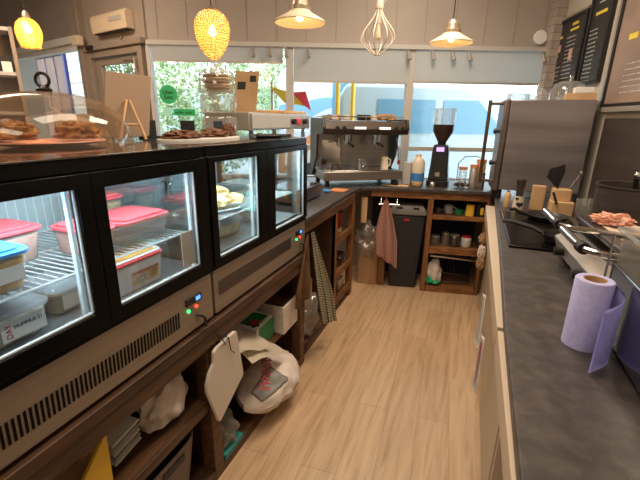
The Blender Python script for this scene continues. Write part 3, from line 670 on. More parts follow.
# ================================================================ display cases
def case(y0, y1, zg0, doors, label, kind):
    c = thing('display_case', label, 'display case', (-1.15, (y0 + y1) / 2, 0.756), 'refrigerated display cases')
    X0, X1 = -1.44, -0.858
    zb = 0.77
    MB().box(X0, X1, y0 + 0.003, y1 - 0.003, zb, 0.948).build('base_panel', 'panel', c, bevel=0.004)
    for yy in (y0 + 0.06, y1 - 0.06):
        for xx in (X0 + 0.05, X1 - 0.06): MB().cyl((xx, yy, 0.756), (xx, yy, zb), 0.02).build('foot', 'blackm', c)
    fr = MB(); fr.box(X0, X1 + 0.004, y0, y1, 0.95, 0.968); fr.box(X0, X1 + 0.004, y0, y1, 1.372, 1.404); fr.box(X1 - 0.035, X1 - 0.014, y0, y1, 1.345, 1.372)
    cy = (doors[0][1] + doors[1][0]) / 2
    for yy in (y0, y1 - 0.022):
        fr.box(X1 - 0.03, X1 + 0.004, yy, yy + 0.022, 0.968, 1.372); fr.box(X0, X0 + 0.03, yy, yy + 0.022, 0.968, 1.372)
    fr.box(X1 - 0.035, X1 - 0.014, cy - 0.025, cy + 0.025, 0.968, 1.372); fr.box(X0, X0 + 0.02, cy - 0.02, cy + 0.02, 0.968, 1.372)
    fr.build('frame', 'black', c, bevel=0.002)
    MB().box(X0 - 0.004, X1 + 0.008, y0, y1, 1.4045, 1.4095).build('top_sheet', 'casetop', c, bevel=0.0015)
    MB().box(X0 + 0.03, X1 - 0.04, y0 + 0.022, y1 - 0.022, 0.9685, 0.985).build('deck', 'deck', c)
    MB().box(X0 + 0.005, X0 + 0.009, y0 + 0.022, y1 - 0.022, 0.968, 1.372).build('back_pane', 'backpane', c)
    for yy in (y0 + 0.008, y1 - 0.012): MB().box(X0 + 0.03, X1 - 0.032, yy, yy + 0.004, 0.968, 1.372).build('side_pane', 'caseglass', c)
    MB().box(X0 + 0.03, X1 - 0.04, y0 + 0.023, y1 - 0.023, 1.366, 1.371).build('roof_liner', 'liner', c)
    # lamps: a tube along the front of the roof and one up each door jamb
    ld = bpy.data.lights.new('case_light', 'AREA'); ld.shape = 'RECTANGLE'; ld.size = 0.06; ld.size_y = y1 - y0 - 0.1; ld.energy = 5.5; ld.color = (0.74, 0.93, 1.0)
    lo = bpy.data.objects.new('case_light', ld); COL.objects.link(lo); lo.location = (X1 - 0.09, (y0 + y1) / 2, 1.345); lo.rotation_euler = (0, 0.45, 0)
    MB().cyl((X1 - 0.07, y0 + 0.04, 1.352), (X1 - 0.07, y1 - 0.04, 1.352), 0.008).build('roof_lamp', 'led', c)
    for d in doors:
        yj = d[1] - 0.012 if d[1] < y1 - 0.1 else d[1] - 0.010
        MB().box(X1 - 0.030, X1 - 0.018, yj + 0.002, yj + 0.010, 0.99, 1.34).build('jamb_lamp', 'jamb', c)
    # sliding glass doors
    for (a, b, z0, z1) in doors:
        f = MB(); w0 = a - y0 if a - y0 < 0.1 else a - cy - 0.002
        ya = y0 + 0.004 if a - y0 < 0.12 else cy + 0.001; yb = y1 - 0.004 if y1 - b < 0.12 else cy - 0.001
        f.box(X1 - 0.012, X1 + 0.012, ya, a, 0.97, 1.37); f.box(X1 - 0.012, X1 + 0.012, b, yb, 0.97, 1.37)
        f.box(X1 - 0.012, X1 + 0.012, a, b, 0.97, z0); f.box(X1 - 0.012, X1 + 0.012, a, b, z1, 1.37)
        o = f.build('door', 'black', c, bevel=0.0015)
        MB().box(X1 - 0.003, X1 + 0.001, a, b, z0, z1).build('pane', 'caseglass', o)
        e = MB(); e.box(X1 - 0.004, X1 + 0.002, a, a + 0.004, z0, z1); e.box(X1 - 0.004, X1 + 0.002, b - 0.004, b, z0, z1); e.box(X1 - 0.004, X1 + 0.002, a, b, z0, z0 + 0.004)
        e.build('glass_edge', 'liner', o)
    # wire shelf
    s = MB(); zs = 1.105
    for xx in (X0 + 0.05, -1.17, -0.93): s.cyl((xx, y0 + 0.03, zs), (xx, y1 - 0.03, zs), 0.0035, seg=6)
    n = int((y1 - y0 - 0.06) / 0.022)
    for k in range(n + 1): s.cyl((X0 + 0.05, y0 + 0.03 + k * 0.022, zs + 0.004), (-0.93, y0 + 0.03 + k * 0.022, zs + 0.004), 0.0022, seg=5)
    s.build('wire_shelf', 'wire', c)
    bk = MB()
    for k in range(int((y1 - y0 - 0.1) / 0.03)): bk.cyl((X0 + 0.03, y0 + 0.05 + k * 0.03, 1.10), (X0 + 0.03, y0 + 0.05 + k * 0.03, 1.27), 0.002, seg=5)
    bk.cyl((X0 + 0.03, y0 + 0.05, 1.27), (X0 + 0.03, y1 - 0.05, 1.27), 0.003, seg=6)
    bk.build('back_guard', 'wire', c)
    return c
XF = -0.858
c1 = case(0.20, 1.112, 1.0, ((0.262, 0.628, 1.015, 1.335), (0.703, 1.052, 1.003, 1.33)), 'black framed glass display case holding lidded tubs, nearest the viewer', 1)
c2 = case(1.120, 1.995, 1.0, ((1.16, 1.465, 0.992, 1.35), (1.612, 1.962, 0.985, 1.345)), 'black framed glass display case holding pastries, next to coffee machine', 2)
v = MB()
for k in range(48): v.box(XF - 0.001, XF + 0.0015, 0.335 + k * 0.0124, 0.335 + k * 0.0124 + 0.006, 0.815, 0.872, f=lambda x, y, z: (x, y + (z - 0.84) * 0.04, z))
v.build('vent_slots', 'black', c1)
v = MB(); v.box(XF - 0.001, XF + 0.0015, 1.15, 1.80, 0.838, 0.898); v.build('vent_mesh', 'steel_dark', c2)
for k in range(26): pass
def controls(c, yc, z):
    MB().box(XF - 0.001, XF + 0.006, yc - 0.04, yc + 0.04, z + 0.010, z + 0.036).build('controller', 'blackm', c, bevel=0.001)
    MB().box(XF + 0.006, XF + 0.0075, yc + 0.008, yc + 0.03, z + 0.016, z + 0.030).build('display', 'led_blue', c)
    MB().cyl((XF, yc - 0.03, z - 0.010), (XF + 0.005, yc - 0.03, z - 0.010), 0.006).build('green_light', 'led_green', c)
    MB().cyl((XF, yc + 0.012, z - 0.008), (XF + 0.005, yc + 0.012, z - 0.008), 0.006).build('red_light', 'led_red', c)
    MB().tube([(XF - 0.002, yc + 0.012, z - 0.045), (XF + 0.012, yc + 0.02, z - 0.047), (XF + 0.017, yc + 0.035, z - 0.062), (XF + 0.017, yc + 0.04, z - 0.10)], 0.005).build('power_cable', 'blackm', c)
controls(c1, 1.00, 0.865); controls(c2, 1.90, 0.875)

def tub(c, size, label, lid='pinkred', food='food_pink', rot=0, box='plastic_clear', rim=0.01, labels=None, tall=None, tag_='tub', group=None):
    t = thing('lidded_tub', label, tag_, c, group)
    x, y, h = size
    MB().rbox(c, (x, y, h * 0.84), 0.025, taper=0.88, rot=rot).build('tub_body', box, t)
    if food: MB().rbox((c[0], c[1], c[2] + 0.004), (x * 0.95, y * 0.95, h * 0.7), 0.022, taper=0.90, rot=rot).build('contents', food, t)
    MB().rbox((c[0], c[1], c[2] + h * 0.85), (x + 0.012, y + 0.012, 0.010), 0.03, rot=rot).rbox((c[0], c[1], c[2] + h * 0.85 + 0.010), (x * 0.9, y * 0.9, 0.006), 0.025, rot=rot).build('lid', lid, t)
    return t
ZS = 1.1125
a = tub((-1.005, 0.435, ZS), (0.15, 0.235, 0.10), 'tub with sky blue lid and orange food in near case', 'bluelid', 'food_orange')
MB().box(-0.9315, -0.9295, 0.42, 0.53, 1.14, 1.175).build('white_label', 'paper', a)
tub((-1.175, 0.585, ZS), (0.16, 0.22, 0.10), 'red lidded tub behind the blue lidded one in near case', 'pinkred', 'food_pink')
a = tub((-1.03, 0.765, ZS), (0.17, 0.085, 0.085), 'small red lidded tub left in the upper second window of near case', 'pinkred', 'food_pink')
tub((-1.045, 0.935, ZS), (0.18, 0.20, 0.08), 'wide clear tub with red lid on shelf above the ice cream tub', 'pinkred', None)
tub((-1.29, 1.02, ZS), (0.17, 0.12, 0.115), 'red lidded tub of yellow food at back right of near case', 'pinkred', 'pastry_pale')
a = tub((-1.02, 0.465, 0.986), (0.17, 0.22, 0.085), 'clear lidded tub with day label on floor of near case', 'plastic_clear', 'food_mixed')
MB().box(-0.9405, -0.9385, 0.46, 0.56, 1.0, 1.048).build('white_label', 'paper', a)
text('DAY', 'redink', a, (-0.9384, 0.476, 1.024), (0, 0, 1), (0, -1, 0), 0.018, 0.0005)
text('HUMMUS 21', 'darkink', a, (-0.9384, 0.52, 1.03), (0, 1, 0), (0, 0, 1), 0.012, 0.0005)
a = tub((-1.04, 0.655, 0.986), (0.14, 0.10, 0.08), 'brown food tub with pencilled label behind the day label tub', 'plastic_clear', 'pastry')
MB().box(-0.9735, -0.9715, 0.63, 0.695, 1.0, 1.045).build('paper_label', 'paper_tan', a)
# ice cream tub
ic = thing('ice_cream_tub', 'white ice cream tub with red rimmed lid in near case', 'tub', (-0.96, 0.86, 0.986))
MB().rbox((-0.975, 0.845, 0.986), (0.115, 0.21, 0.088), 0.025, taper=0.92).build('tub_body', 'white', ic)
MB().rbox((-0.975, 0.845, 1.0745), (0.125, 0.22, 0.010), 0.028).build('lid_rim', 'red', ic)
MB().rbox((-0.975, 0.845, 1.085), (0.115, 0.21, 0.005), 0.026).build('lid', 'white', ic)
MB().rbox((-0.975, 0.845, 1.0905), (0.09, 0.17, 0.001), 0.02).build('lid_print', 'food_orange', ic)
MB().box(-0.9205, -0.9195, 0.815, 0.922, 1.0, 1.035).build('yellow_print', 'pastry_pale', ic)
MB().box(-0.9205, -0.9190, 0.815, 0.922, 1.035, 1.055).build('dark_red_print', 'redink', ic)
text('ICE', 'blueink', ic, (-0.9186, 0.848, 1.016), (0, 1, 0), (0, 0, 1), 0.030, 0.0005)
MB().lathe([(0.002, 0), (0.016, 0.002), (0.018, 0.006), (0.001, 0.007)], (-0.9215, 0.893, 1.026), 18, rot=Matrix.Rotation(PI / 2, 3, 'Y')).build('cookie_print', 'pastry', ic)
tub((-1.12, 1.0, 0.986), (0.16, 0.12, 0.08), 'pale green tub with aqua lid behind the ice cream tub', 'mint', 'food_mixed')
tag(MB().box(-0.8745, -0.8725, 0.985, 1.045, 1.01, 1.13).build('price_card', 'paper_tan'), 'blank tan card inside bottom right of near display case', 'card', 'tan cards in the cases')
tag(MB().box(-0.8745, -0.8725, 1.90, 1.955, 1.0, 1.13).build('price_card', 'paper_tan'), 'blank tan card inside bottom right of far display case', 'card', 'tan cards in the cases')
def pile(name, label, c, rx, ry, n, m, r=0.03, cat='pastry', plate='white', group=None):
    t = thing('serving_plate', label + ' plate', 'plate', c)
    MB().lathe([(0.4, 0), (0.75, 0.004), (1.0, 0.014), (0.97, 0.016), (0.7, 0.008)], (0, 0, 0), 36).build('dish', plate, t)
    d = t.children[0]; d.matrix_parent_inverse = Matrix(); d.scale = (rx, ry, 1)
    return t
def plate(c, rx, ry, label, m='white', name='serving_plate'):
    pr = [(0.35, 0), (0.7, 0.003), (1.0, 0.013), (0.98, 0.016), (0.7, 0.007), (0.3, 0.006)]
    return tag(MB().lathe(pr, c, 40, sx=rx, sy=ry).build(name, m), label, 'plate')
# far case contents
plate((-1.04, 1.42, ZS), 0.11, 0.13, 'round plate under golden pastries on the wire shelf of far case', 'liner')
for k, (dx, dy, dz, rz) in enumerate(((-0.05, -0.045, 0.01, 0.2), (0.04, -0.05, 0.01, 1.2), (-0.05, 0.05, 0.01, 2.2), (0.05, 0.045, 0.01, 0.9), (0.0, 0.0, 0.045, 0.5))):
    tag(MB().blob((-1.04 + dx, 1.42 + dy, ZS + 0.03 + dz), 0.052, (1, 0.85, 0.5), 0.5, 7, 3, rz, seed=k).build('golden_pastry', 'pastry_pale'), 'flaky golden pastry on the round plate in the far case', 'pastry', 'golden pastries in the far case')
tub((-1.05, 1.28, 0.986), (0.18, 0.13, 0.09), 'clear tub of food on far case floor, left end', 'plastic_clear', 'food_mixed')
tub((-1.08, 1.46, 0.986), (0.20, 0.16, 0.07), 'clear low tub of sandwiches on far case floor, under the pastries', 'plastic_clear', 'pastry_pale')
tub((-1.06, 1.75, 0.986), (0.20, 0.18, 0.08), 'aqua lidded tub on far case floor behind the right window', 'mint', 'food_mixed')
tub((-1.14, 1.80, ZS), (0.20, 0.20, 0.055), 'low grey lidded tray on far case wire shelf, right end', 'deck', 'food_mixed', box='deck')
jn = thing('glass_jug', 'clear glass jug on far case shelf left of the pastries', 'jug', (-1.06, 1.215, ZS))
MB().lathe([(0.04, 0), (0.048, 0.01), (0.05, 0.09), (0.044, 0.13), (0.046, 0.135)], (-1.06, 1.215, ZS), 24, cap=False).build('glass_wall', 'jar', jn)
MB().tube([(-1.02, 1.235, ZS + 0.11), (-0.985, 1.245, ZS + 0.10), (-0.985, 1.245, ZS + 0.05), (-1.015, 1.235, ZS + 0.03)], 0.005).build('handle', 'jar', jn)

# ================================================================ things on top of the cases
ZT = 1.4097
plate((-1.205, 0.84, ZT), 0.115, 0.17, 'long pink plate under the clear dome', 'pinkplate')
for k, (x, y, sx, sy) in enumerate(((-1.24, 0.755, 0.065, 0.06), (-1.18, 0.915, 0.065, 0.062))):
    tag(MB().blob((x, y, ZT + 0.036), 1, (sx, sy, 0.034), 0.45, 8, 4, 0, seed=k + 3).build('large_pastry', 'pastry'), ['brown flaky pastry under the dome, left one', 'brown flaky pastry under the dome, right one'][k], 'pastry', 'pastries under the dome')
t = thing('cake_dome', 'large clear oval dome with black ring knob over two pastries', 'dome', (-1.24, 0.84, ZT))
dp = [(1, 0.001), (0.985, 0.03), (0.93, 0.065), (0.82, 0.10), (0.64, 0.13), (0.4, 0.148), (0.15, 0.155), (0.02, 0.156)]
MB().lathe(dp, (-1.205, 0.845, ZT), 48, sx=0.205, sy=0.245, cap=False).build('dome_shell', 'dome', t, angle=80)
MB().lathe([(0.02, 0.155), (0.022, 0.162), (0.008, 0.17)], (-1.205, 0.845, ZT), 16).build('knob_base', 'blackm', t)
MB().tube([(-1.205 + 0.019 * math.cos(a) * 0.8, 0.845 + 0.019 * math.cos(a) * 0.5, ZT + 0.187 + 0.019 * math.sin(a)) for a in [2 * PI * k / 20 for k in range(20)]], 0.0045, closed=True).build('ring_knob', 'blackm', t)
tag(MB().box(-1.335, -1.33, 0.95, 1.10, ZT, ZT + 0.095).build('menu_card', 'paper_tan'), 'brown card standing behind the dome pastries', 'card')
# menu board with easel
e = thing('menu_board', 'back of a brown board propped on a small wooden easel', 'board', (-1.36, 1.22, ZT))
def TB(u, v, z):  # board leaning, u along, v thickness
    o_ = Vector((-1.29, 1.10, ZT)); d = Vector((0.10, 0.995, 0)); n_ = Vector((0.995, -0.10, 0))
    p = o_ + d * (u + z * 0.25) + n_ * (v - z * 0.10); return (p.x, p.y, ZT + z)
MB().box(0.0, 0.205, -0.012, -0.004, 0.012, 0.25, f=TB).build('board_back', 'card_brown', e, bevel=0.002)
for a, b in ((0.02, 0.085), (0.135, 0.098)):
    p0, p1 = TB(a, 0.06, 0.003), TB(b, 0.004, 0.15); MB().cyl(p0, p1, 0.006, 0.005).build('easel_leg', 'wood_pale', e)
MB().cyl(TB(0.05, 0.035, 0.06), TB(0.13, 0.035, 0.06), 0.004).build('easel_bar', 'wood_pale', e)
# black price holders
for k, (x, y, w_) in enumerate(((-1.33, 1.37, 0.075), (-1.36, 1.66, 0.10), (-1.22, 1.72, 0.07))):
    h = thing('price_holder', ['black price holder beside the easel', 'black price holder behind the dark pastries, left', 'black price holder behind the dark pastries, right'][k], 'card holder', (x, y, ZT), 'black price holders')
    MB().box(x - 0.005, x + 0.0, y - w_ / 2, y + w_ / 2, ZT + 0.008, ZT + 0.075).build('black_card', 'blackm', h)
    MB().box(x - 0.02, x + 0.02, y - w_ / 2 - 0.01, y + w_ / 2 + 0.01, ZT, ZT + 0.008).build('base', 'blackm', h)
tag(MB().lathe([(1, 0), (1, 0.008)], (-1.10, 1.43, ZT), 40, sx=0.095, sy=0.25).build('serving_board', 'paper'), 'white paper covered board under the dark pastries', 'board')
for k, (x, y, sx, sy, sz) in enumerate(((-1.11, 1.32, 0.055, 0.095, 0.022), (-1.10, 1.51, 0.055, 0.072, 0.024), (-1.10, 1.625, 0.03, 0.032, 0.04))):
    tag(MB().blob((x, y, ZT + 0.008 + sz * 0.45), 1, (sx, sy, sz), 0.4, 9, 4, 0, seed=k + 9).build('dark_pastry', 'pastry_dark'), ['dark brown flat pastry on the white board, left one', 'dark brown flat pastry on the white board, middle one', 'dark upright pastry corner at the right end of the white board'][k], 'pastry', 'dark pastries on the white board')
# jar tower with cookies
jt = thing('glass_jar_tower', 'tall tiered clear glass jar with cookies in its top tier', 'jar', (-1.36, 1.72, ZT))
jx, jy = -1.315, 1.865
for z0 in (0.0, 0.115, 0.215):
    MB().lathe([(0.080, z0 + 0.007), (0.096, z0 + 0.012), (0.096, z0 + 0.085), (0.088, z0 + 0.097)], (jx, jy, ZT), 32, cap=False).build('glass_tier', 'jar', jt, angle=60)
    MB().lathe([(0.085, z0 + 0.0), (0.10, z0 + 0.001), (0.10, z0 + 0.006), (0.085, z0 + 0.007)], (jx, jy, ZT), 32).build('tier_plate', 'jar', jt)
MB().lathe([(0.09, 0.313), (0.07, 0.330), (0.035, 0.340), (0.015, 0.348), (0.026, 0.36), (0.026, 0.372), (0.008, 0.38)], (jx, jy, ZT), 32).build('lid', 'jar', jt)
for k in range(6):
    tag(MB().lathe([(0.02, 0), (0.064, 0.001), (0.068, 0.006), (0.063, 0.012), (0.02, 0.014)], (jx + 0.006 * math.sin(k * 2), jy + 0.007 * math.cos(k * 3), ZT + 0.2225 + k * 0.0145), 24).build('cookie', 'pastry' if k % 2 else 'pastry_pale'), 'flat brown cookie stacked in the top tier of glass jar', 'cookie', 'cookies in the glass jar tower')
# brown leaflet card
lf = thing('menu_card', 'brown printed menu card standing on the steel grill', 'card', (-1.37, 2.2, 1.536))
def LC(u, v, z): p = Vector((-1.42, 2.16, 0)) + Vector((0.932, 0.363, 0)) * (u * 1.5 + z * 0.18) + Vector((-0.363, 0.932, 0)) * (z * 0.15 - v); return (p.x, p.y, 1.5365 + z * 1.75)
MB().box(0, 0.095, 0, 0.012, 0, 0.135, f=LC).build('card', 'card', lf, bevel=0.002)
MB().box(0.012, 0.045, 0.0121, 0.013, 0.075, 0.10, f=LC).build('printed_picture', 'darkink', lf)
MB().box(0.06, 0.085, 0.0121, 0.013, 0.10, 0.12, f=LC).build('printed_picture', 'darkink', lf)
# steel machine behind/over the end of far case
sm = thing('steel_grill', 'pale steel catering grill with red dial behind far display case', 'appliance', (-1.33, 2.4, 0.951))
MB().box(-1.50, -1.20, 1.98, 2.86, 1.435, 1.535).build('housing', 'alu', sm, bevel=0.004)
MB().box(-1.198, -1.190, 2.0, 2.50, 1.445, 1.525).build('front_panel', 'frame_grey', sm, bevel=0.002)
for yy in (2.05, 2.80):
    for xx in (-1.23, -1.47): MB().cyl((xx, yy, 0.951), (xx, yy, 1.434), 0.014).build('leg', 'steel', sm)
MB().box(-1.198, -1.188, 2.60, 2.68, 1.465, 1.505).build('red_dial', 'red', sm, bevel=0.003)
for yy in (2.55, 2.74): MB().cyl((-1.198, yy, 1.485), (-1.17, yy, 1.485), 0.018).build('knob', 'blackm', sm)
tag(MB().box(-1.45, -1.22, 2.46, 2.84, 1.536, 1.556).build('wooden_board', 'wood_pale', bevel=0.004), 'pale wooden board lying on top of the steel grill', 'board')
tag(MB().box(-0.95, -0.915, 2.015, 2.05, 0.951, 1.40).build('steel_post', 'alu', bevel=0.003), 'bright steel post standing against the end of far display case', 'post')
tg = thing('serving_tongs', 'black handled tongs lying on the far display case', 'tongs', (-1.0, 1.8, ZT))
MB().blob((-0.97, 1.70, ZT + 0.012), 1, (0.02, 0.035, 0.012), 0.1).build('scoop_head', 'blackm', tg)
MB().tube([(-0.97, 1.72, ZT + 0.012), (-0.95, 1.80, ZT + 0.008), (-0.93, 1.95, ZT + 0.008)], 0.007).build('handle', 'blackm', tg)
tag(MB().lathe([(0.6, 0), (1, 0.01), (0.98, 0.013), (0.55, 0.004)], (-1.0, 1.84, ZT), 36, sx=0.09, sy=0.12).build('serving_tray', 'blackm'), 'black shallow tray on far display case beside the tongs', 'tray')

# ================================================================ coffee machine
A = Vector((-1.155, 3.06, 0)); AD = Vector((0.80, 0.60, 0)).normalized(); AN = Vector((-0.60, 0.80, 0)).normalized()
def Q(u, v, z): p = A + AD * u + AN * v; return (p.x, p.y, z)
cm = thing('espresso_machine', 'two group steel espresso machine in counter corner', 'coffee machine', Q(0.35, 0.2, 0.951))
for u in (0.05, 0.67):
    for v_ in (0.05, 0.35): MB().lathe([(0.022, 0), (0.018, 0.06)], Q(u, v_, 0.951), 14).build('foot', 'blackm', cm)
MB().box(0.0, 0.72, -0.03, 0.36, 1.01, 1.085, f=Q).build('base', 'steel', cm, bevel=0.006)
MB().box(0.03, 0.69, -0.02, 0.24, 1.086, 1.094, f=Q).build('drip_tray', 'chrome', cm, bevel=0.002)
MB().box(0.02, 0.70, 0.25, 0.36, 1.094, 1.385, f=Q).build('back_body', 'steel', cm, bevel=0.004)
MB().prism([(-0.02, 1.395), (-0.04, 1.43), (-0.01, 1.495), (0.36, 1.50), (0.36, 1.386), (0.0, 1.386)], 0.0, 0.72, f=lambda v_, z, u: Q(u, v_, z)).build('top_housing', 'machine', cm, bevel=0.005)
for u in (-0.022, 0.722):
    MB().prism([(-0.03, 1.39), (-0.05, 1.44), (-0.02, 1.515), (0.37, 1.52), (0.37, 1.02), (0.30, 1.02), (0.16, 1.2), (0.14, 1.38)], u, u + 0.02, f=lambda v_, z, uu: Q(uu, v_, z)).build('side_panel', 'machine', cm, bevel=0.004)
for u in (0.25, 0.47): MB().box(u, u + 0.10, -0.040, -0.032, 1.432, 1.450, f=Q).build('display', 'led_white', cm)
for u in (0.1, 0.16, 0.62, 0.68): MB().cyl(Q(u, -0.03, 1.44), Q(u, -0.05, 1.44), 0.015).build('knob', 'blackm', cm)
for u in (0.24, 0.50):
    g = MB().cyl(Q(u, 0.10, 1.385), Q(u, 0.10, 1.33), 0.04, 0.036, 20).cyl(Q(u, 0.10, 1.33), Q(u, 0.10, 1.305), 0.034, 0.032, 20).build('group_head', 'chrome', cm)
    MB().tube([Q(u, 0.07, 1.315), Q(u - 0.01, -0.02, 1.31), Q(u - 0.02, -0.09, 1.30)], 0.012).build('portafilter_handle', 'blackm', g)
    MB().tube([Q(u, 0.10, 1.305), Q(u, 0.10, 1.285), Q(u + 0.015, 0.10, 1.27)], 0.008).build('spout', 'chrome', g)
for u in (0.12, 0.64):
    MB().tube([Q(u, 0.03, 1.39), Q(u, -0.02, 1.36), Q(u + 0.02, -0.03, 1.25), Q(u + 0.03, -0.02, 1.14)], 0.006).build('steam_wand', 'chrome', cm)
MB().box(0.05, 0.22, 0.243, 0.249, 1.12, 1.33, f=Q).build('back_plate', 'chrome', cm)
rl = MB(); rl.tube([Q(0.02, 0.0, 1.53), Q(0.70, 0.0, 1.53), Q(0.70, 0.34, 1.53), Q(0.02, 0.34, 1.53)], 0.005, closed=True)
for u in (0.02, 0.36, 0.70): rl.cyl(Q(u, 0.0, 1.49), Q(u, 0.0, 1.53), 0.004)
rl.build('cup_rail', 'chrome', cm)
for k in range(6):
    u = 0.05 + k * 0.052 + (0.14 if k > 3 else 0); o = MB().lathe([(0.022, 0), (0.03, 0.004), (0.025, 0.034), (0.018, 0.04), (0.01, 0.04)], Q(u, 0.05 if k % 2 else 0.14, 1.501), 18).build('coffee_cup', 'whitecloth' if k % 2 else 'kraft')
    tag(o, 'small upturned cup on top of the espresso machine', 'cup', 'cups on the espresso machine')
tag(MB().lathe([(0.05, 0), (0.056, 0.004), (0.058, 0.045), (0.052, 0.045), (0.046, 0.006)], Q(0.37, 0.08, 1.501), 24).build('black_bowl', 'blackm'), 'black bowl in the middle of the espresso machine top', 'bowl')
tag(MB().blob(Q(0.57, 0.1, 1.521), 1, (0.10, 0.06, 0.035), 0.5, 8, 4, 0.46, seed=4).build('folded_cloth', 'kraft'), 'crumpled brown cloth on top of the espresso machine', 'cloth')
for k, (u, v_, rr_) in enumerate(((0.66, 0.20, 0.028), (0.50, 0.25, 0.03), (0.44, 0.24, 0.028), (0.20, 0.25, 0.03), (0.12, 0.25, 0.03))):
    o = MB().lathe([(rr_ * 0.75, 0), (rr_, 0.004), (rr_ * 0.85, 0.036), (rr_ * 0.6, 0.045), (0.008, 0.046)], Q(u, v_, 1.501), 18).build('coffee_cup', 'kraft' if k % 2 else 'steel_dark')
    tag(o, 'small upturned cup on top of the espresso machine', 'cup', 'cups on the espresso machine')
# objects near machine
def jug(c, r, h, label, m='chrome'):
    t = thing('milk_jug', label, 'jug', c)
    MB().lathe([(r, 0), (r * 1.03, h * 0.3), (r * 0.85, h * 0.75), (r * 0.92, h), (r * 0.86, h), (r * 0.8, h * 0.75), (r * 0.9, 0.01)], c, 24).build('jug_body', m, t)
    MB().tube([(c[0] + r * 0.9, c[1], c[2] + h * 0.85), (c[0] + r * 1.6, c[1], c[2] + h * 0.8), (c[0] + r * 1.5, c[1], c[2] + h * 0.3), (c[0] + r, c[1], c[2] + h * 0.2)], 0.005).build('handle', m, t)
jug(Q(0.36, 0.10, 1.0945), 0.035, 0.08, 'small steel milk jug on the espresso drip tray')
jug(Q(0.12, 0.05, 1.0945), 0.04, 0.05, 'squat steel jug on the left of espresso drip tray', 'steel_dark')
jug(Q(0.60, 0.10, 1.0945), 0.032, 0.10, 'cream jug on the right of espresso drip tray', 'enamel')
kb = thing('knock_box', 'low dark steel knock box on left counter beside far case', 'box', (-1.1, 2.5, 0.951))
MB().rbox((-1.17, 2.50, 0.962), (0.28, 0.42, 0.085), 0.02).build('body', 'steel_dark', kb)
MB().rbox((-1.17, 2.50, 1.0475), (0.25, 0.39, 0.004), 0.02).build('top_tray', 'chrome', kb)
for yy in (2.34, 2.66): MB().cyl((-1.08, yy, 0.951), (-1.08, yy, 0.962), 0.012).build('foot', 'blackm', kb)
tag(MB().lathe([(0.022, 0), (0.025, 0.03), (0.015, 0.05), (0.022, 0.055), (0.022, 0.075), (0.01, 0.08)], (-0.955, 2.12, 0.951), 18).build('salt_shaker', 'white'), 'white plug-like shaker on counter beside far display case', 'shaker')
tag(MB().box(-1.06, -0.93, 2.94, 3.08, 0.951, 0.954).build('orange_cloth', 'terracotta'), 'orange cloth lying flat on counter under the espresso machine', 'cloth')
tag(MB().blob((-1.05, 2.86, 0.965), 0.025, (1.2, 1, 0.6), 0.3).build('blue_sponge', 'bluelid'), 'small blue sponge beside the orange cloth', 'sponge')
# milk bottle etc on back counter
def bottle(c, r, h, label, body, cap, name='milk_bottle', cat='bottle', lab=None):
    t = thing(name, label, cat, c)
    MB().lathe([(r * 0.9, 0), (r, 0.01), (r, h * 0.72), (r * 0.75, h * 0.84), (r * 0.38, h * 0.92), (r * 0.38, h * 0.94)], c, 24).build('bottle_body', body, t)
    MB().lathe([(r * 0.42, h * 0.94), (r * 0.42, h)], c, 18).build('cap', cap, t)
    if lab: MB().lathe([(r * 1.01, h * 0.12), (r * 1.01, h * 0.38)], c, 24, cap=False).build('label_band', lab, t)
    return t
bottle((-0.46, 3.66, 0.951), 0.062, 0.27, 'cream milk bottle with blue band between espresso machine and grinder', 'milk', 'milk', lab='blueink')
tag(MB().rbox((-0.545, 3.60, 0.951), (0.07, 0.06, 0.20), 0.008).build('coffee_packet', 'frame_grey'), 'grey packet with red spot beside the milk bottle', 'packet')
tag(disc(-0.415, 1.11, 0.022, 0.0).build('red_badge', 'red'), 'red round badge near the grey packet', 'badge')
tag(MB().box(-0.74, -0.50, 3.42, 3.52, 0.951, 0.957).build('wooden_tray', 'wood_pale', bevel=0.002), 'thin wooden tray at the counter edge before the espresso machine', 'tray')
tag(MB().rbox((-0.62, 3.46, 0.958), (0.05, 0.05, 0.045), 0.008).build('black_tin', 'blackm'), 'small black tin on the thin wooden tray', 'tin')
tag(MB().lathe([(0.03, 0), (0.04, 0.008), (0.042, 0.03), (0.038, 0.03), (0.03, 0.01)], (-0.44, 3.52, 0.951), 20).build('tan_dish', 'tan_plastic'), 'small tan dish in front of the milk bottle', 'dish')
# grinder
gx, gy = -0.275, 3.68
gr = thing('coffee_grinder', 'black coffee grinder with clear bean hopper before the right window', 'grinder', (gx, gy, 0.951))
MB().rbox((gx, gy, 0.951), (0.19, 0.22, 0.05), 0.03).build('base', 'blackm', gr)
MB().loft([[(gx + a * w_, gy + b * d_, z) for a, b in ((-1, -1), (1, -1), (1, 1), (-1, 1))] for w_, d_, z in ((0.085, 0.09, 1.0), (0.075, 0.075, 1.12), (0.068, 0.08, 1.25), (0.06, 0.07, 1.31))]).build('body', 'blackm', gr, bevel=0.012)
MB().box(gx - 0.032, gx + 0.032, gy - 0.092, gy - 0.078, 1.255, 1.29).build('display', 'led_violet', gr)
MB().box(gx - 0.022, gx + 0.014, gy - 0.098, gy - 0.086, 1.04, 1.075).build('spout', 'alu', gr)
MB().lathe([(0.035, 1.31 - 0.951), (0.038, 1.335 - 0.951), (0.085, 1.42 - 0.951), (0.088, 1.48 - 0.951)], (gx, gy, 0.951), 28).build('beans', 'beans', gr)
MB().lathe([(0.092, 0.53), (0.094, 0.64), (0.094, 0.65)], (gx, gy, 0.951), 28, cap=False).build('hopper', 'jar', gr)
MB().lathe([(0.097, 0.65), (0.097, 0.662), (0.02, 0.668)], (gx, gy, 0.951), 28).build('hopper_lid', 'plastic_clear', gr)
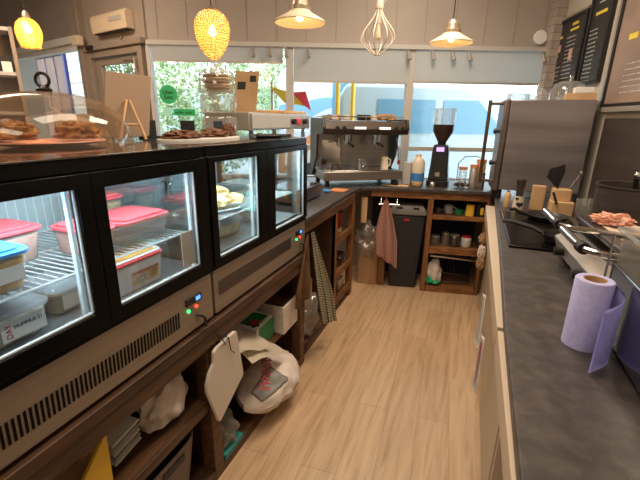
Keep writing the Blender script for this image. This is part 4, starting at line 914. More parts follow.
MB().lathe([(0.025, 0), (0.026, 0.03), (0.015, 0.05)], (gx - 0.03, gy - 0.15, 0.951), 18).build('dosing_cup', 'chrome', gr)
# small objects right of grinder
for k, (x, y, r, h, m, lb) in enumerate(((-0.07, 3.74, 0.036, 0.17, 'terracotta', 'orange topped jar right of the coffee grinder'), (0.02, 3.70, 0.035, 0.20, 'alu', 'steel canister between orange jar and oven'), (0.075, 3.78, 0.04, 0.24, 'wood_pale', 'tan canister beside the oven handle'), (0.09, 3.62, 0.025, 0.14, 'steel', 'small steel tin nearest the oven'))):
    t = thing('storage_jar', lb, 'jar', (x, y, 0.951), 'jars at the oven end of the back counter')
    MB().lathe([(r, 0), (r, h * 0.8), (r * 0.8, h * 0.86)], (x, y, 0.951), 20).build('jar_body', 'jar' if k == 0 else m, t)
    MB().lathe([(r * 1.04, h * 0.86), (r * 1.04, h)], (x, y, 0.951), 20).build('lid', 'terracotta' if k < 3 else 'steel', t)
tag(MB().blob((-0.07, 3.62, 0.975), 1, (0.06, 0.035, 0.028), 0.7, 9, 3, seed=2).build('bead_pile', 'steel_dark'), 'dark tangle of small tools on counter near the orange jar', 'tools')
tag(MB().tube([(-0.12, 3.86, 0.98), (-0.12, 3.86, 1.14), (-0.07, 3.86, 1.20), (0.02, 3.86, 1.21), (0.06, 3.86, 1.2)], 0.004).build('bent_tap', 'blackm'), 'thin black curved pipe above the orange jar', 'pipe')

# ================================================================ under the back counter
bn = thing('waste_bin', 'tall dark plastic bin with grey lid under back counter', 'bin', K(0.33, 0.17, 0))
bm_ = MB(); bm_.loft([[K(0.33 + a * w_, 0.17 + b * d_, z) for a, b in ((-1, -1), (1, -1), (1, 1), (-1, 1))] for w_, d_, z in ((0.125, 0.12, 0.0), (0.155, 0.15, 0.70))]); bm_.build('bin_body', 'bin', bn, bevel=0.015)
MB().loft([[K(0.33 + a * w_, 0.17 + b * d_, z) for a, b in ((-1, -1), (1, -1), (1, 1), (-1, 1))] for w_, d_, z in ((0.165, 0.16, 0.705), (0.165, 0.16, 0.74), (0.13, 0.13, 0.79))]).build('bin_lid', 'bin_lid', bn, bevel=0.008)
for u in (-0.07, 0.07): MB().box(0.33 + u - 0.025, 0.33 + u + 0.025, 0.02, 0.04, 0.755, 0.775, f=K).build('lid_hole', 'blackm', bn)
MB().box(0.30, 0.35, 0.006, 0.0125, 0.655, 0.675, f=K).build('logo_plate', 'redink', bn)
for u in (0.22, 0.29, 0.36, 0.43): MB().box(u, u + 0.012, 0.022, 0.030, 0.08, 0.6, f=K).build('rib', 'bin', bn)
hk = tag(MB().cyl(K(0.07, -0.02, 0.80), K(0.25, -0.02, 0.80), 0.008).cyl(K(0.09, -0.02, 0.80), K(0.09, 0.03, 0.87), 0.005).cyl(K(0.23, -0.02, 0.80), K(0.23, 0.03, 0.87), 0.005).build('towel_bar', 'chrome'), 'chrome bar under the back counter that carries the red checked towel', 'rail')
def towel(name, label, mtl, top, fn, parent=None):
    o = MB().grid(fn, 28, 40, 0.003).build(name, mtl, parent, angle=180); tag(o, label, 'towel'); return o
def rt_(u, v):
    # u across, v down: gathered at the top, spreading into a slanted hem
    wtop, wbot = 0.03, 0.20
    sp = min(1, v * 1.7) ** 0.8; wd = wtop + (wbot - wtop) * sp
    x = 0.135 + (u - 0.5) * wd + v * 0.035; z = 0.845 - v * (0.50 + 0.13 * u)
    y = -0.035 - 0.018 * math.sin(u * 15) * (0.4 + 0.6 * v) - 0.01 * v
    return K(x, y, z)
towel('tea_towel', 'red and cream checked tea towel hanging on chrome bar', 'towel_red', None, rt_)
tag(MB().tube([K(0.135, -0.03, 0.84), K(0.13, -0.03, 0.865), K(0.14, -0.03, 0.84)], 0.004).build('towel_loop', 'towel_red'), 'small hanging loop above the red checked towel', 'loop')
tag(MB().rbox(K(-0.055, 0.0, 0.62), (0.055, 0.03, 0.23), 0.014, rot=0.19).build('rolling_pin_bag', 'card'), 'narrow tan paper pouch hanging in the counter corner', 'pouch')
sk = thing('paper_sack', 'tall brown paper sack in clear plastic in counter corner', 'sack', K(0.0, 0.12, 0))
MB().rbox(K(0.0, 0.13, 0.0), (0.20, 0.16, 0.43), 0.03, rot=0.19).build('sack', 'kraft', sk)
MB().blob(K(0.0, 0.10, 0.42), 1, (0.13, 0.10, 0.16), 0.5, 7, 4, 0.2, flat=False, seed=5).build('plastic_bag', 'bag_clear', sk)
# shelf contents right bay
items = [(0.60, 0.10, 0.719, 'mug', 'blackm'), (0.68, 0.12, 0.719, 'mug', 'steel_dark'), (0.75, 0.10, 0.719, 'mug', 'frame_grey')]
def mug(c, r, h, m, label, group):
    t = thing('mug', label, 'mug', c, group)
    MB().lathe([(r * 0.8, 0), (r, 0.006), (r, h), (r * 0.9, h), (r * 0.88, 0.008)], c, 22).build('cup', m, t)
    MB().tube([(c[0] + r, c[1] - 0.01, c[2] + h * 0.8), (c[0] + r * 1.6, c[1] - 0.015, c[2] + h * 0.7), (c[0] + r * 1.6, c[1] - 0.015, c[2] + h * 0.35), (c[0] + r, c[1] - 0.01, c[2] + h * 0.2)], 0.005).build('handle', m, t)
mug(K(0.60, 0.12, 0.719), 0.035, 0.05, 'steel_dark', 'dark mug at left end of the top shelf in back counter', 'mugs in the back counter')
mug(K(0.69, 0.14, 0.719), 0.04, 0.075, 'frame_grey', 'grey mug in the middle of back counter top shelf', 'mugs in the back counter')
mug(K(0.77, 0.10, 0.719), 0.035, 0.05, 'green', 'dark green mug left of the yellow drill on back counter top shelf', 'mugs in the back counter')
yd = thing('yellow_power_tool', 'yellow and black power tool on back counter top shelf', 'tool', K(0.9, 0.08, 0.719))
MB().rbox(K(0.86, 0.08, 0.72), (0.07, 0.08, 0.10), 0.015).build('body', 'yellow', yd)
MB().rbox(K(0.93, 0.08, 0.72), (0.045, 0.06, 0.11), 0.015).build('grip', 'blackm', yd)
MB().rbox(K(0.955, 0.05, 0.74), (0.03, 0.05, 0.06), 0.012).build('battery', 'yellow', yd)
for k, (u, r, h, m, lb) in enumerate(((0.60, 0.045, 0.09, 'jar', 'glass jar at left of back counter middle shelf'), (0.69, 0.035, 0.12, 'jar', 'tall glass jar second from left on back counter middle shelf'), (0.77, 0.05, 0.11, 'steel_dark', 'dark round pot in centre of back counter middle shelf'), (0.87, 0.045, 0.10, 'white', 'white tub with red mark on back counter middle shelf'))):
    t = thing('storage_pot', lb, 'pot', K(u, 0.12, 0.421), 'pots on the back counter middle shelf')
    MB().lathe([(r * 0.85, 0), (r, 0.01), (r, h * 0.8), (r * 0.8, h * 0.9)], K(u, 0.12, 0.421), 22).build('pot_body', m, t)
    MB().lathe([(r * 0.85, h * 0.9), (r * 0.85, h), (r * 0.3, h * 1.02)], K(u, 0.12, 0.421), 22).build('lid', 'alu' if k < 3 else 'red', t)
bg_ = thing('vegetable_bag', 'white and green patterned bag at bottom of back counter', 'bag', K(0.63, 0.1, 0.051))
MB().blob(K(0.615, 0.10, 0.15), 1, (0.075, 0.07, 0.13), 0.35, 5, 4, 0, flat=True, seed=8).build('bag', 'whitecloth', bg_)
MB().blob(K(0.605, 0.075, 0.09), 1, (0.065, 0.055, 0.045), 0.5, 8, 3, 0, flat=True, seed=3).build('green_corner', 'sticker', bg_)
rk = MB()
for k in range(7): rk.cyl(K(0.72 + k * 0.034, 0.10, 0.06), K(0.70 + k * 0.034, 0.30, 0.27), 0.004, seg=6)
rk.cyl(K(0.70, 0.10, 0.07), K(0.95, 0.10, 0.07), 0.005); rk.cyl(K(0.70, 0.10, 0.16), K(0.95, 0.12, 0.13), 0.005); rk.cyl(K(0.69, 0.28, 0.27), K(0.94, 0.28, 0.27), 0.005)
tag(rk.build('wire_rack', 'steel_dark'), 'dark wire rack leaning in the bottom of back counter', 'rack')
for k, (yy, zz, s_) in enumerate(((3.28, 0.60, 0.05), (3.24, 0.50, 0.06), (3.20, 0.42, 0.05))):
    tag(MB().blob((0.155, yy, zz), 1, (0.03, 0.03, s_), 0.6, 8, 3, 0, flat=False, seed=k).build('hanging_bag', 'kraft' if k != 1 else 'whitecloth'), ['brown crumpled bag hanging at aisle end right, topmost', 'pale crumpled bag hanging at aisle end right, middle', 'brown crumpled bag hanging at aisle end right, lowest'][k], 'bag', 'bags hanging at the aisle end')

# ================================================================ far-left counter contents
def gt_(u, v):
    wd = 0.035 + 0.20 * min(1, v * 1.5); y = 2.055 + (u - 0.2) * wd + v * 0.06; z = 0.86 - v * (0.60 + 0.10 * u)
    x = -0.845 + 0.02 * math.sin(u * 14) * (0.3 + v) + 0.075 * v
    return (x, y, z)
towel('tea_towel', 'green and cream checked tea towel hanging from left counter', 'towel_green', None, gt_)
def br_(u, v):
    wd = 0.03 + 0.22 * min(1, v * 1.3); y = 2.0 + (u - 0.5) * wd - 0.05 * v; z = 0.86 - v * 0.40
    return (-0.845 - 0.0 + 0.018 * math.sin(u * 12) * (0.3 + v), y, z)
towel('brown_cloth', 'plain brown cloth hanging beside the green checked towel', 'kraft_dark', None, br_)
tag(MB().blob((-0.98, 2.28, 0.145), 1, (0.09, 0.12, 0.20), 0.4, 6, 4, 0, seed=3).build('plastic_sack', 'bag_clear'), 'clear plastic sack on floor behind the green checked towel', 'bag')
tag(MB().box(-1.22, -1.10, 2.22, 2.52, 0.30, 0.74).build('framed_notice', 'frame_grey', bevel=0.003), 'grey framed notice leaning inside the open left counter bay', 'notice')
tag(MB().rbox((-1.12, 2.50, 0.041), (0.16, 0.15, 0.30), 0.02).build('storage_carton', 'card'), 'brown carton at the bottom of open left counter bay', 'carton')
rc = thing('red_tub', 'red and white tub on top shelf of left counter end', 'tub', (-1.0, 2.95, 0.619))
MB().lathe([(0.045, 0), (0.06, 0.13)], (-1.0, 2.95, 0.65), 24).build('tub_body', 'redink', rc)
MB().lathe([(0.062, 0.13), (0.062, 0.145)], (-1.0, 2.95, 0.65), 24).build('lid', 'blackm', rc)
MB().lathe([(0.055, 0.0), (0.055, 0.03)], (-1.0, 2.95, 0.62), 24).build('stand', 'white', rc)
for k, (y, z, m, lb) in enumerate(((2.72, 0.619, 'kraft', 'brown basket on top shelf of left counter end'), (2.74, 0.334, 'blackm', 'black container with yellow mark on middle shelf of left counter end'), (2.94, 0.334, 'steel_dark', 'dark container at right of middle shelf in left counter end'), (2.75, 0.109, 'blackm', 'dark pan on bottom shelf of left counter end'), (2.95, 0.109, 'enamel', 'cream bowl on bottom shelf of left counter end'))):
    t = thing('storage_container', lb, 'container', (-0.99, y, z), 'containers in the left counter end')
    MB().rbox((-0.99, y, z), (0.15, 0.15, 0.085), 0.03, taper=0.85).build('container_body', m, t)
    MB().rbox((-0.99, y, z + 0.086), (0.14, 0.14, 0.012), 0.03).build('rim', 'yellow' if k == 1 else m, t)
cups = MB()
# ================================================================ under the display cases
# hanging chopping board
hb = thing('chopping_board', 'white chopping board hanging by string from counter post', 'board', (-0.83, 1.15, 0.64))
pts = [(1.075, 0.655), (1.175, 0.665), (1.178, 0.655), (1.19, 0.60), (1.262, 0.40), (1.262, 0.395), (1.05, 0.345), (1.022, 0.365), (0.998, 0.53), (1.0, 0.56), (1.03, 0.60), (1.06, 0.63)]
# outline fitted to the board's own plane
pts = [(1.055, 0.645), (1.075, 0.655), (1.20, 0.66), (1.215, 0.65), (1.25, 0.425), (1.245, 0.415), (1.07, 0.315), (1.055, 0.325), (1.00, 0.50), (1.00, 0.535), (1.02, 0.575), (1.05, 0.60)]
MB().prism(pts, -0.842, -0.828, f=lambda y, z, x: (x, y, z)).build('board', 'board', hb, bevel=0.004)
MB().tube([(-0.826, 1.13, 0.64), (-0.822, 1.10, 0.68), (-0.840, 1.09, 0.70), (-0.826, 1.15, 0.66), (-0.822, 1.155, 0.60), (-0.822, 1.18, 0.57)], 0.0022, 6).build('string', 'blackm', hb)
# bay 1 (nearest)
tag(MB().blob((-0.95, 0.90, 0.50), 1, (0.06, 0.105, 0.115), 0.35, 6, 4, 0, flat=True, seed=6).build('crumpled_bag', 'whitecloth'), 'crumpled white paper bag on the near shelf', 'bag')
tag(MB().box(-1.20, -1.02, 0.96, 1.04, 0.411, 0.62).build('wire_tray', 'bag_clear'), 'clear plastic wallet behind the crumpled white bag', 'wallet')
for k in range(5):
    tag(MB().box(-1.15, -0.95, 0.66, 0.77, 0.414 + k * 0.019, 0.422 + k * 0.019, f=lambda x, y, z: (x, y + 0.02, z + (y - 0.64) * 0.15)).build('pale_tray', 'paper' if k % 2 == 0 else 'frame_grey', bevel=0.002), 'pale flat tray in the stack beside the yellow folder', 'tray', 'stack of pale trays on the near shelf')
tag(MB().prism([(0.50, 0.42), (0.62, 0.42), (0.625, 0.62), (0.615, 0.62), (0.50, 0.50)], -0.90, -0.888, f=lambda y, z, x: (x, y, z)).build('yellow_folder', 'yellow', bevel=0.002), 'yellow folder upright on the near shelf', 'folder')
tag(MB().blob((-1.03, 0.59, 0.52), 1, (0.07, 0.085, 0.13), 0.4, 6, 4, 0, seed=12).build('brown_cloth_bag', 'kraft'), 'brown cloth bag behind the yellow folder', 'bag')
tag(MB().blob((-0.93, 0.42, 0.47), 1, (0.05, 0.06, 0.07), 0.4, 6, 4, 0, seed=2).build('green_cloth', 'green'), 'dark green cloth at bottom left, left of yellow folder', 'cloth')
bk = thing('laundry_basket', 'grey plastic basket with slotted handle under near shelf', 'basket', (-1.0, 0.85, 0.056))
def brim(u):
    return 0.30
bb = MB(); rings = []
for sc_, z in ((0.80, 0.057), (0.9, 0.18), (1.0, 0.31), (1.0, 0.315), (0.97, 0.315), (0.87, 0.18), (0.77, 0.065)):
    rg = []
    for k in range(40):
        a = 2 * PI * k / 40; cx = math.copysign(abs(math.cos(a)) ** 0.5, math.cos(a)) * 0.12; cy = math.copysign(abs(math.sin(a)) ** 0.5, math.sin(a)) * 0.18
        rg.append((-1.0 + cx * sc_, 0.83 + cy * sc_, z))
    rings.append(rg)
bb.loft(rings, cap=False); bb.add(rings[-1], [tuple(range(40))]); bb.build('basket_shell', 'basket', bk)
MB().rbox((-0.8795, 0.85, 0.26), (0.006, 0.11, 0.028), 0.0025).build('handle_slot', 'blackm', bk)
tag(MB().blob((-1.0, 0.83, 0.16), 1, (0.08, 0.13, 0.10), 0.4, 6, 3, 0, seed=5).build('dark_cloth', 'navy'), 'dark cloth inside the grey plastic basket', 'cloth')
# bay 2
cb = thing('drink_carton', 'green and red printed carton on the middle shelf', 'carton', (-1.05, 1.5, 0.331))
f_ = lambda x, y, z: (x, y, z)
MB().box(-1.15, -0.93, 1.54, 1.72, 0.332, 0.46).build('carton', 'paper', cb, bevel=0.003)
MB().box(-0.9295, -0.928, 1.56, 1.72, 0.34, 0.455).build('green_print', 'green', cb)
MB().box(-1.13, -0.95, 1.56, 1.70, 0.4605, 0.4615).build('green_top_print', 'green', cb)
MB().cyl((-0.98, 1.60, 0.4616), (-0.98, 1.60, 0.4630), 0.028).build('red_print', 'redink', cb)
for a_, b_ in ((1.57, -1.0), (1.56, -0.96), (1.58, -0.95)): MB().cyl((b_, a_, 0.4612), (b_, a_, 0.4625), 0.012).build('black_spot', 'darkink', cb)
wbx = thing('open_carton', 'white sided open carton at right end of the middle shelf', 'carton', (-1.0, 1.85, 0.331))
MB().box(-1.16, -0.875, 1.74, 1.925, 0.332, 0.50).build('carton', 'whitecloth', wbx, bevel=0.003)
MB().box(-1.15, -0.885, 1.75, 1.915, 0.501, 0.504).build('inside_shade', 'wood_dark', wbx)  # dark sheet on the closed box stands in for the shade inside
for k, (y0, y1, dz, lb) in enumerate(((1.20, 1.52, 0.05, 'crumpled cream paper bag spilling over middle shelf edge, back one'), (1.30, 1.64, 0.0, 'cream paper bag spilling over the middle shelf edge, front one'))):
    def pf(u, v, y0=y0, y1=y1, dz=dz, k=k):
        y = y0 + (y1 - y0) * u
        return (-1.06 + (0.225 + 0.02 * k) * v, y, 0.545 - 0.48 * (y - 1.2) + dz + 0.035 * (1 - v) - 0.045 * v ** 4 + 0.008 * math.sin(u * 9 + v * 5))
    tag(MB().grid(pf, 20, 16, 0.010).build('paper_bag', 'cream_paper', angle=180), lb, 'bag', 'paper bags on the middle shelf')
lb_ = thing('printed_bag', 'large pale plastic bag with red lettering on bottom shelf', 'bag', (-0.95, 1.55, 0.056))
def bagf(u, v):
    # u along Y, v around
    a = 2 * PI * v; tp = max(0.0, math.sin(PI * u)) ** 0.5
    rx = 0.15 * tp; rz = 0.092 * tp * (1 - 0.35 * max(0, u - 0.5))
    k = 1 + 0.16 * noise.noise(Vector((u * 7, math.cos(a) * 2, math.sin(a) * 2))) + 0.07 * noise.noise(Vector((u * 20, math.cos(a) * 6, math.sin(a) * 6)))
    return (-0.885 + rx * math.cos(a) * k, 1.32 + 0.50 * u, 0.160 + rz * math.sin(a) * k + 0.02 * math.cos(a) * -1)
MB().grid(bagf, 30, 32).build('bag', 'whitecloth', lb_, angle=180)
MB().grid(lambda u, v: (lambda p: (p[0], p[1], p[2] + 0.004))(bagf(0.10 + 0.36 * u, 0.10 + 0.13 * v + 0.0)), 16, 10, 0.001).build('grey_band', 'frame_grey', lb_, angle=180)
text('VASHHAS', 'redink', lb_, (-0.865, 1.50, 0.258), (0.45, -0.9, 0.0), (0.85, 0.42, -0.32), 0.075, 0.008)
tb = thing('teal_box', 'teal edged carton wrapped in clear film on bottom shelf', 'carton', (-0.93, 1.22, 0.056))
MB().box(-1.05, -0.85, 1.115, 1.255, 0.057, 0.085).build('carton', 'teal', tb, bevel=0.003)
MB().blob((-0.95, 1.185, 0.135), 1, (0.10, 0.075, 0.10), 0.3, 6, 4, 0, seed=7, flat=True).build('film', 'bag_clear', tb)
tag(MB().cyl((-1.0, 1.78, 0.057), (-1.0, 1.78, 0.19), 0.05).build('yellow_tin', 'yellow'), 'dull yellow tin at back of the bottom shelf', 'tin')

# ================================================================ oven
def OV(a, b, z): p = Vector((0.770, 3.41, 0)) + Vector((-0.998, -0.06, 0)) * a + Vector((-0.06, 0.998, 0)) * b; return (p.x, p.y, z)
ov = thing('oven', 'large brushed steel oven at the end of right worktop', 'oven', OV(0.3, 0.2, 0.921))
MB().box(0.0, 0.558, 0.0, 0.34, 0.995, 1.668, f=OV).build('housing', 'oven_steel', ov, bevel=0.006)
MB().box(0.560, 0.602, -0.008, 0.345, 0.985, 1.672, f=OV).build('door', 'splash', ov, bevel=0.01)
for z in (1.20, 1.44): MB().lathe([(0.012, 0), (0.012, 0.02), (0.022, 0.025), (0.020, 0.04), (0.01, 0.045)], OV(0.603, 0.05, z), 18, rot=Matrix.Rotation(-PI / 2, 3, 'Y') ).build('knob', 'blackm', ov)
MB().cyl(OV(0.70, 0.02, 1.04), OV(0.70, 0.02, 1.665), 0.013).cyl(OV(0.603, 0.02, 1.06), OV(0.70, 0.02, 1.06), 0.010).cyl(OV(0.603, 0.02, 1.64), OV(0.70, 0.02, 1.64), 0.010).build('handle', 'wood_dark', ov)
for a_ in (0.05, 0.55):
    for b_ in (0.05, 0.29): MB().cyl(OV(a_, b_, 0.921), OV(a_, b_, 0.994), 0.028).build('foot', 'blackm', ov)
# domes and box on oven
ZO = 1.6695
def dome(a, b, r, h, label, inside=None):
    c = OV(a, b, ZO); t = thing('glass_cloche', label, 'dome', c, 'glass cloches on the oven')
    MB().lathe([(r * 1.02, 0), (r, 0.01), (r * 0.98, h * 0.5), (r * 0.85, h * 0.75), (r * 0.55, h * 0.93), (0.01, h)], c, 32, cap=False).build('glass_bell', 'jar', t, angle=80)
    MB().lathe([(0.012, h), (0.008, h + 0.01), (0.018, h + 0.02), (0.012, h + 0.035), (0.003, h + 0.037)], c, 16).build('knob', 'jar', t)
    MB().lathe([(r * 1.08, -0.0), (r * 1.08, 0.004)], c, 32).build('base_plate', 'jar', t)
dome(0.15, 0.20, 0.125, 0.145, 'large glass cloche behind cardboard box on the oven')
dome(0.37, 0.12, 0.075, 0.085, 'medium glass cloche left of cardboard box on the oven')
dome(0.49, 0.23, 0.08, 0.08, 'glass cloche at the left end of oven top')
ob = thing('cardboard_box', 'open cardboard box with white paper on top of oven', 'box', OV(0.12, 0.06, ZO))
MB().box(0.01, 0.20, 0.02, 0.09, ZO, ZO + 0.045, f=OV).build('box', 'card', ob, bevel=0.002)
MB().box(0.03, 0.15, 0.02, 0.085, ZO + 0.046, ZO + 0.085, f=OV).build('paper', 'paper', ob, bevel=0.003)

# ================================================================ menu boards on the right wall
def wboard(d0, d1, z0, z1, label, face, strokes, name='menu_board'):
    t = thing(name, label, 'board', W((d0 + d1) / 2, 0.02, z0))
    fr = MB(); b_ = 0.022
    fr.box(d0, d0 + b_, 0.002, 0.035, z0, z1, f=W); fr.box(d1 - b_, d1, 0.002, 0.035, z0, z1, f=W); fr.box(d0 + b_, d1 - b_, 0.002, 0.035, z0, z0 + b_, f=W); fr.box(d0 + b_, d1 - b_, 0.002, 0.035, z1 - b_, z1, f=W)
    fr.build('frame', 'blackm', t, bevel=0.002)
    MB().box(d0 + b_, d1 - b_, 0.002, 0.022, z0 + b_, z1 - b_, f=W).build('writing_face', face, t)
    for m, lst in strokes.items():
        s = MB()
        for (a, b, z, h) in lst: s.box(a, b, 0.0222, 0.0232, z, z + h, f=W)
        s.build('chalk_marks', m, t)['kind'] = 'stuff'
    return t
rnd = random.Random(5)
def lines(d0, d1, zt, n, dz, h=0.006):
    out = []
    for k in range(n):
        x = d1
        while x > d0 + 0.01:
            w_ = rnd.uniform(0.008, 0.03); out.append((max(d0, x - w_), x, zt - k * dz, h * rnd.uniform(0.6, 1.3))); x -= w_ + 0.006
    return out
pil_ = wboard(0.54, 1.09, 1.74, 2.365, 'chalk menu board nearest the brick pillar, with yellow headings', 'chalk',
       {'chalkline': lines(0.68, 0.84, 2.20, 12, 0.032) + lines(0.88, 1.03, 1.98, 5, 0.035), 'chalkyellow': [(0.68, 0.78, 2.29, 0.02), (0.66, 0.80, 2.25, 0.018), (0.93, 1.02, 2.22, 0.02), (0.96, 1.03, 2.07, 0.018)], 'chalkpink': [(0.93, 0.98, 2.11, 0.06), (0.96, 1.0, 1.86, 0.09), (0.70, 0.76, 2.02, 0.09)]})
wboard(0.20, 0.50, 1.80, 2.46, 'chalk menu board between the pillar board and large framed print', 'chalk',
       {'chalkline': lines(0.34, 0.46, 2.18, 13, 0.03) + [(0.25, 0.38, 2.38, 0.008), (0.28, 0.40, 2.36, 0.008)], 'chalkyellow': [(0.27, 0.42, 2.28, 0.022)]})
pr_ = wboard(-0.50, 0.075, 1.62, 2.62, 'large dark framed print on wall at the right edge', 'poster', {'chalkline': lines(-0.40, -0.10, 1.88, 6, 0.035), 'chalkyellow': [(-0.16, -0.07, 2.03, 0.035)], 'chalkpink': [(-0.48, -0.42, 2.08, 0.2)]}, 'framed_print')
MB().box(0.08, 0.11, 0.0, 0.03, 1.62, 2.62, f=W).box(-0.50, 0.11, 0.0, 0.045, 1.616, 1.6195, f=W).build('aluminium_edge', 'alu', pr_)
MB().box(1.092, 1.107, 0.0, 0.03, 1.72, 2.385, f=W).box(0.54, 1.092, 0.0, 0.03, 2.368, 2.385, f=W).build('aluminium_edge', 'alu', pil_)

# ================================================================ right worktop things
ZR = 0.9205
# salt/pepper mills, bottles
t = thing('pepper_mill', 'pepper mill with white base and black heart pattern', 'mill', (0.33, 3.0, ZR))
MB().lathe([(0.034, 0), (0.036, 0.02), (0.03, 0.10)], (0.33, 2.98, ZR), 22).build('base', 'enamel', t)
MB().lathe([(0.026, 0.10), (0.024, 0.15), (0.03, 0.18), (0.032, 0.215), (0.012, 0.225)], (0.33, 2.98, ZR), 22).build('top', 'steel_dark', t)
def heart(x, y, z, s):
    pts = [(s * 16 * math.sin(a) ** 3 / 16, s * (13 * math.cos(a) - 5 * math.cos(2 * a) - 2 * math.cos(3 * a) - math.cos(4 * a)) / 16) for a in [2 * PI * k / 28 for k in range(28)]]
    return MB().prism(pts, y - 0.001, y + 0.001, f=lambda a, b, c: (x + a, c, z + b))
heart(0.335, 2.943, ZR + 0.045, 0.022).build('heart', 'blackm', t)
heart(0.315, 2.948, ZR + 0.085, 0.012).build('heart', 'blackm', t)
bottle((0.265, 3.06, ZR), 0.022, 0.12, 'small tan bottle left of the pepper mill', 'tan_plastic', 'blackm', 'small_bottle')
tag(MB().rbox((0.455, 3.06, ZR), (0.085, 0.05, 0.17), 0.012).build('tan_carton', 'tan_plastic'), 'tall tan carton between pepper mill and utensil pot', 'carton')
up = thing('utensil_pot', 'tan square utensil pot holding black spatulas', 'utensil holder', (0.58, 2.98, ZR))
MB().rbox((0.585, 2.97, ZR), (0.135, 0.12, 0.09), 0.012).build('lower_tub', 'tan_plastic', up)
MB().rbox((0.58, 3.0, ZR + 0.091), (0.11, 0.10, 0.075), 0.012).build('upper_tub', 'tan_plastic', up)
sp = thing('black_spatula', 'black wide spatula standing in the tan utensil pot', 'spatula', (0.55, 3.0, 1.08))
MB().prism([(-0.05, 0.10), (-0.04, 0.155), (0.045, 0.19), (0.05, 0.14), (0.03, 0.04), (0.01, 0.04)], 2.985, 2.992, f=lambda a, b, c: (0.525 + a, c, 1.06 + b)).build('blade', 'blackm', sp)
MB().cyl((0.545, 2.99, 1.11), (0.575, 3.0, 1.02), 0.006).build('handle', 'blackm', sp)
tag(MB().cyl((0.60, 3.0, 1.04), (0.665, 3.0, 1.18), 0.007).blob((0.67, 3.0, 1.19), 1, (0.012, 0.006, 0.022), 0).build('steel_spoon', 'steel'), 'grey spoon leaning right in the utensil pot', 'spoon')
tag(MB().cyl((0.515, 2.90, 1.075), (0.545, 2.88, 1.0), 0.008).build('black_scraper', 'blackm'), 'small black scraper hooked on front of the utensil pot', 'scraper')
for k in range(3):
    x = 0.685 + k * 0.035
    tag(MB().lathe([(0.018, 0), (0.02, 0.05), (0.024, 0.12), (0.022, 0.12)], (x, 2.94 + 0.01 * k, ZR), 16, cap=False).build('drinking_glass', 'jar'), 'clear slim glass between utensil pot and big pot', 'glass', 'glasses beside the big pot')
# induction hob / trays dark zone
tag(MB().box(0.215, 0.61, 2.02, 2.86, ZR, ZR + 0.012).build('black_hob', 'black', bevel=0.003), 'black glossy hob slab on worktop before the oven', 'hob')
tag(MB().box(0.218, 0.224, 2.02, 2.86, ZR + 0.0125, ZR + 0.016).build('hob_trim', 'chrome'), 'thin chrome trim on the left edge of black hob', 'trim strip')
def pan(c, r, h, hd, label, m='blackm', food=None, hl=0.2):
    t = thing('frying_pan', label, 'pan', c, 'pans on the right worktop')
    MB().lathe([(r * 0.8, 0), (r * 0.85, 0.004), (r, h), (r * 0.97, h), (r * 0.8, 0.008)], c, 36).build('pan_body', m, t)
    d = Vector((math.cos(hd), math.sin(hd), 0)); p = Vector(c) + Vector((0, 0, h * 0.8))
    MB().tube([p + d * (r * 0.97), p + d * (r + 0.05) + Vector((0, 0, 0.018)), p + d * (r + hl * 0.7) + Vector((0, 0, 0.03)), p + d * (r + hl) + Vector((0, 0, 0.026))], 0.011).build('handle', 'blackm', t)
    return t
pan((0.46, 2.16, ZR + 0.0165), 0.09, 0.04, 2.75, 'black pan with curved handle left of contact grill')
pan((0.47, 2.70, ZR + 0.0125), 0.12, 0.03, 3.3, 'shallow black pan before the tan carton', 'blackm', hl=0.10)
# contact grill
cg = thing('contact_grill', 'double steel contact grill with two chrome handles', 'grill', (0.6, 1.75, ZR))
def CG(x, y, z): return (x + (y - 1.2) * -0.045, y, z)
MB().prism([(0.445, 0.945), (0.425, 1.015), (0.46, 1.035), (0.86, 1.035), (0.86, 0.945)], 1.34, 1.98, f=lambda x, z, y: CG(x, y, z)).build('housing', 'alu', cg, bevel=0.004)
for yy in (1.40, 1.92):
    for xx in (0.48, 0.82): MB().cyl(CG(xx, yy, ZR), CG(xx, yy, 0.945), 0.018).build('foot', 'blackm', cg)
for yy in (1.56, 1.84):
    k_ = MB().cyl(CG(0.436, yy, 0.985), CG(0.400, yy, 0.98), 0.022, 0.018, 18).build('knob', 'blackm', cg)
for y0, y1 in ((1.35, 1.65), (1.67, 1.97)):
    MB().box(0.50, 0.80, y0 + 0.01, y1 - 0.01, 1.036, 1.052, f=CG).build('lower_plate', 'steel_dark', cg, bevel=0.003)
    r_ = MB()
    for k in range(13): r_.box(0.50, 0.80, y0 + 0.02 + k * 0.021, y0 + 0.028 + k * 0.021, 1.052, 1.057, f=CG)
    r_.build('ribs', 'steel', cg)
    lf_ = lambda x, y, z: CG(x, y, z + (0.81 - x) * 0.10)
    lid = MB().box(0.49, 0.81, y0, y1, 1.063, 1.088, f=lf_).build('lid', 'steel_dark', cg, bevel=0.006)
    MB().box(0.54, 0.77, y0 + 0.04, y1 - 0.04, 1.0885, 1.0905, f=lf_).build('paper_sheet', 'paper_tan', lid)
    MB().tube([CG(0.80, y0 + 0.02, 1.095), CG(0.62, y0 - 0.012, 1.115), CG(0.48, y0 - 0.016, 1.125), CG(0.40, y0 - 0.012, 1.128), CG(0.365, y0 + 0.02, 1.13)], 0.010, 10).build('handle_arm', 'chrome', lid)
    MB().cyl(CG(0.365, y0 + 0.02, 1.13), CG(0.362, y0 + 0.055, 1.13), 0.019).build('handle_collar', 'blackm', lid)
    MB().cyl(CG(0.362, y0 + 0.056, 1.13), CG(0.36, y0 + 0.26, 1.13), 0.015).build('handle_grip', 'chrome', lid)
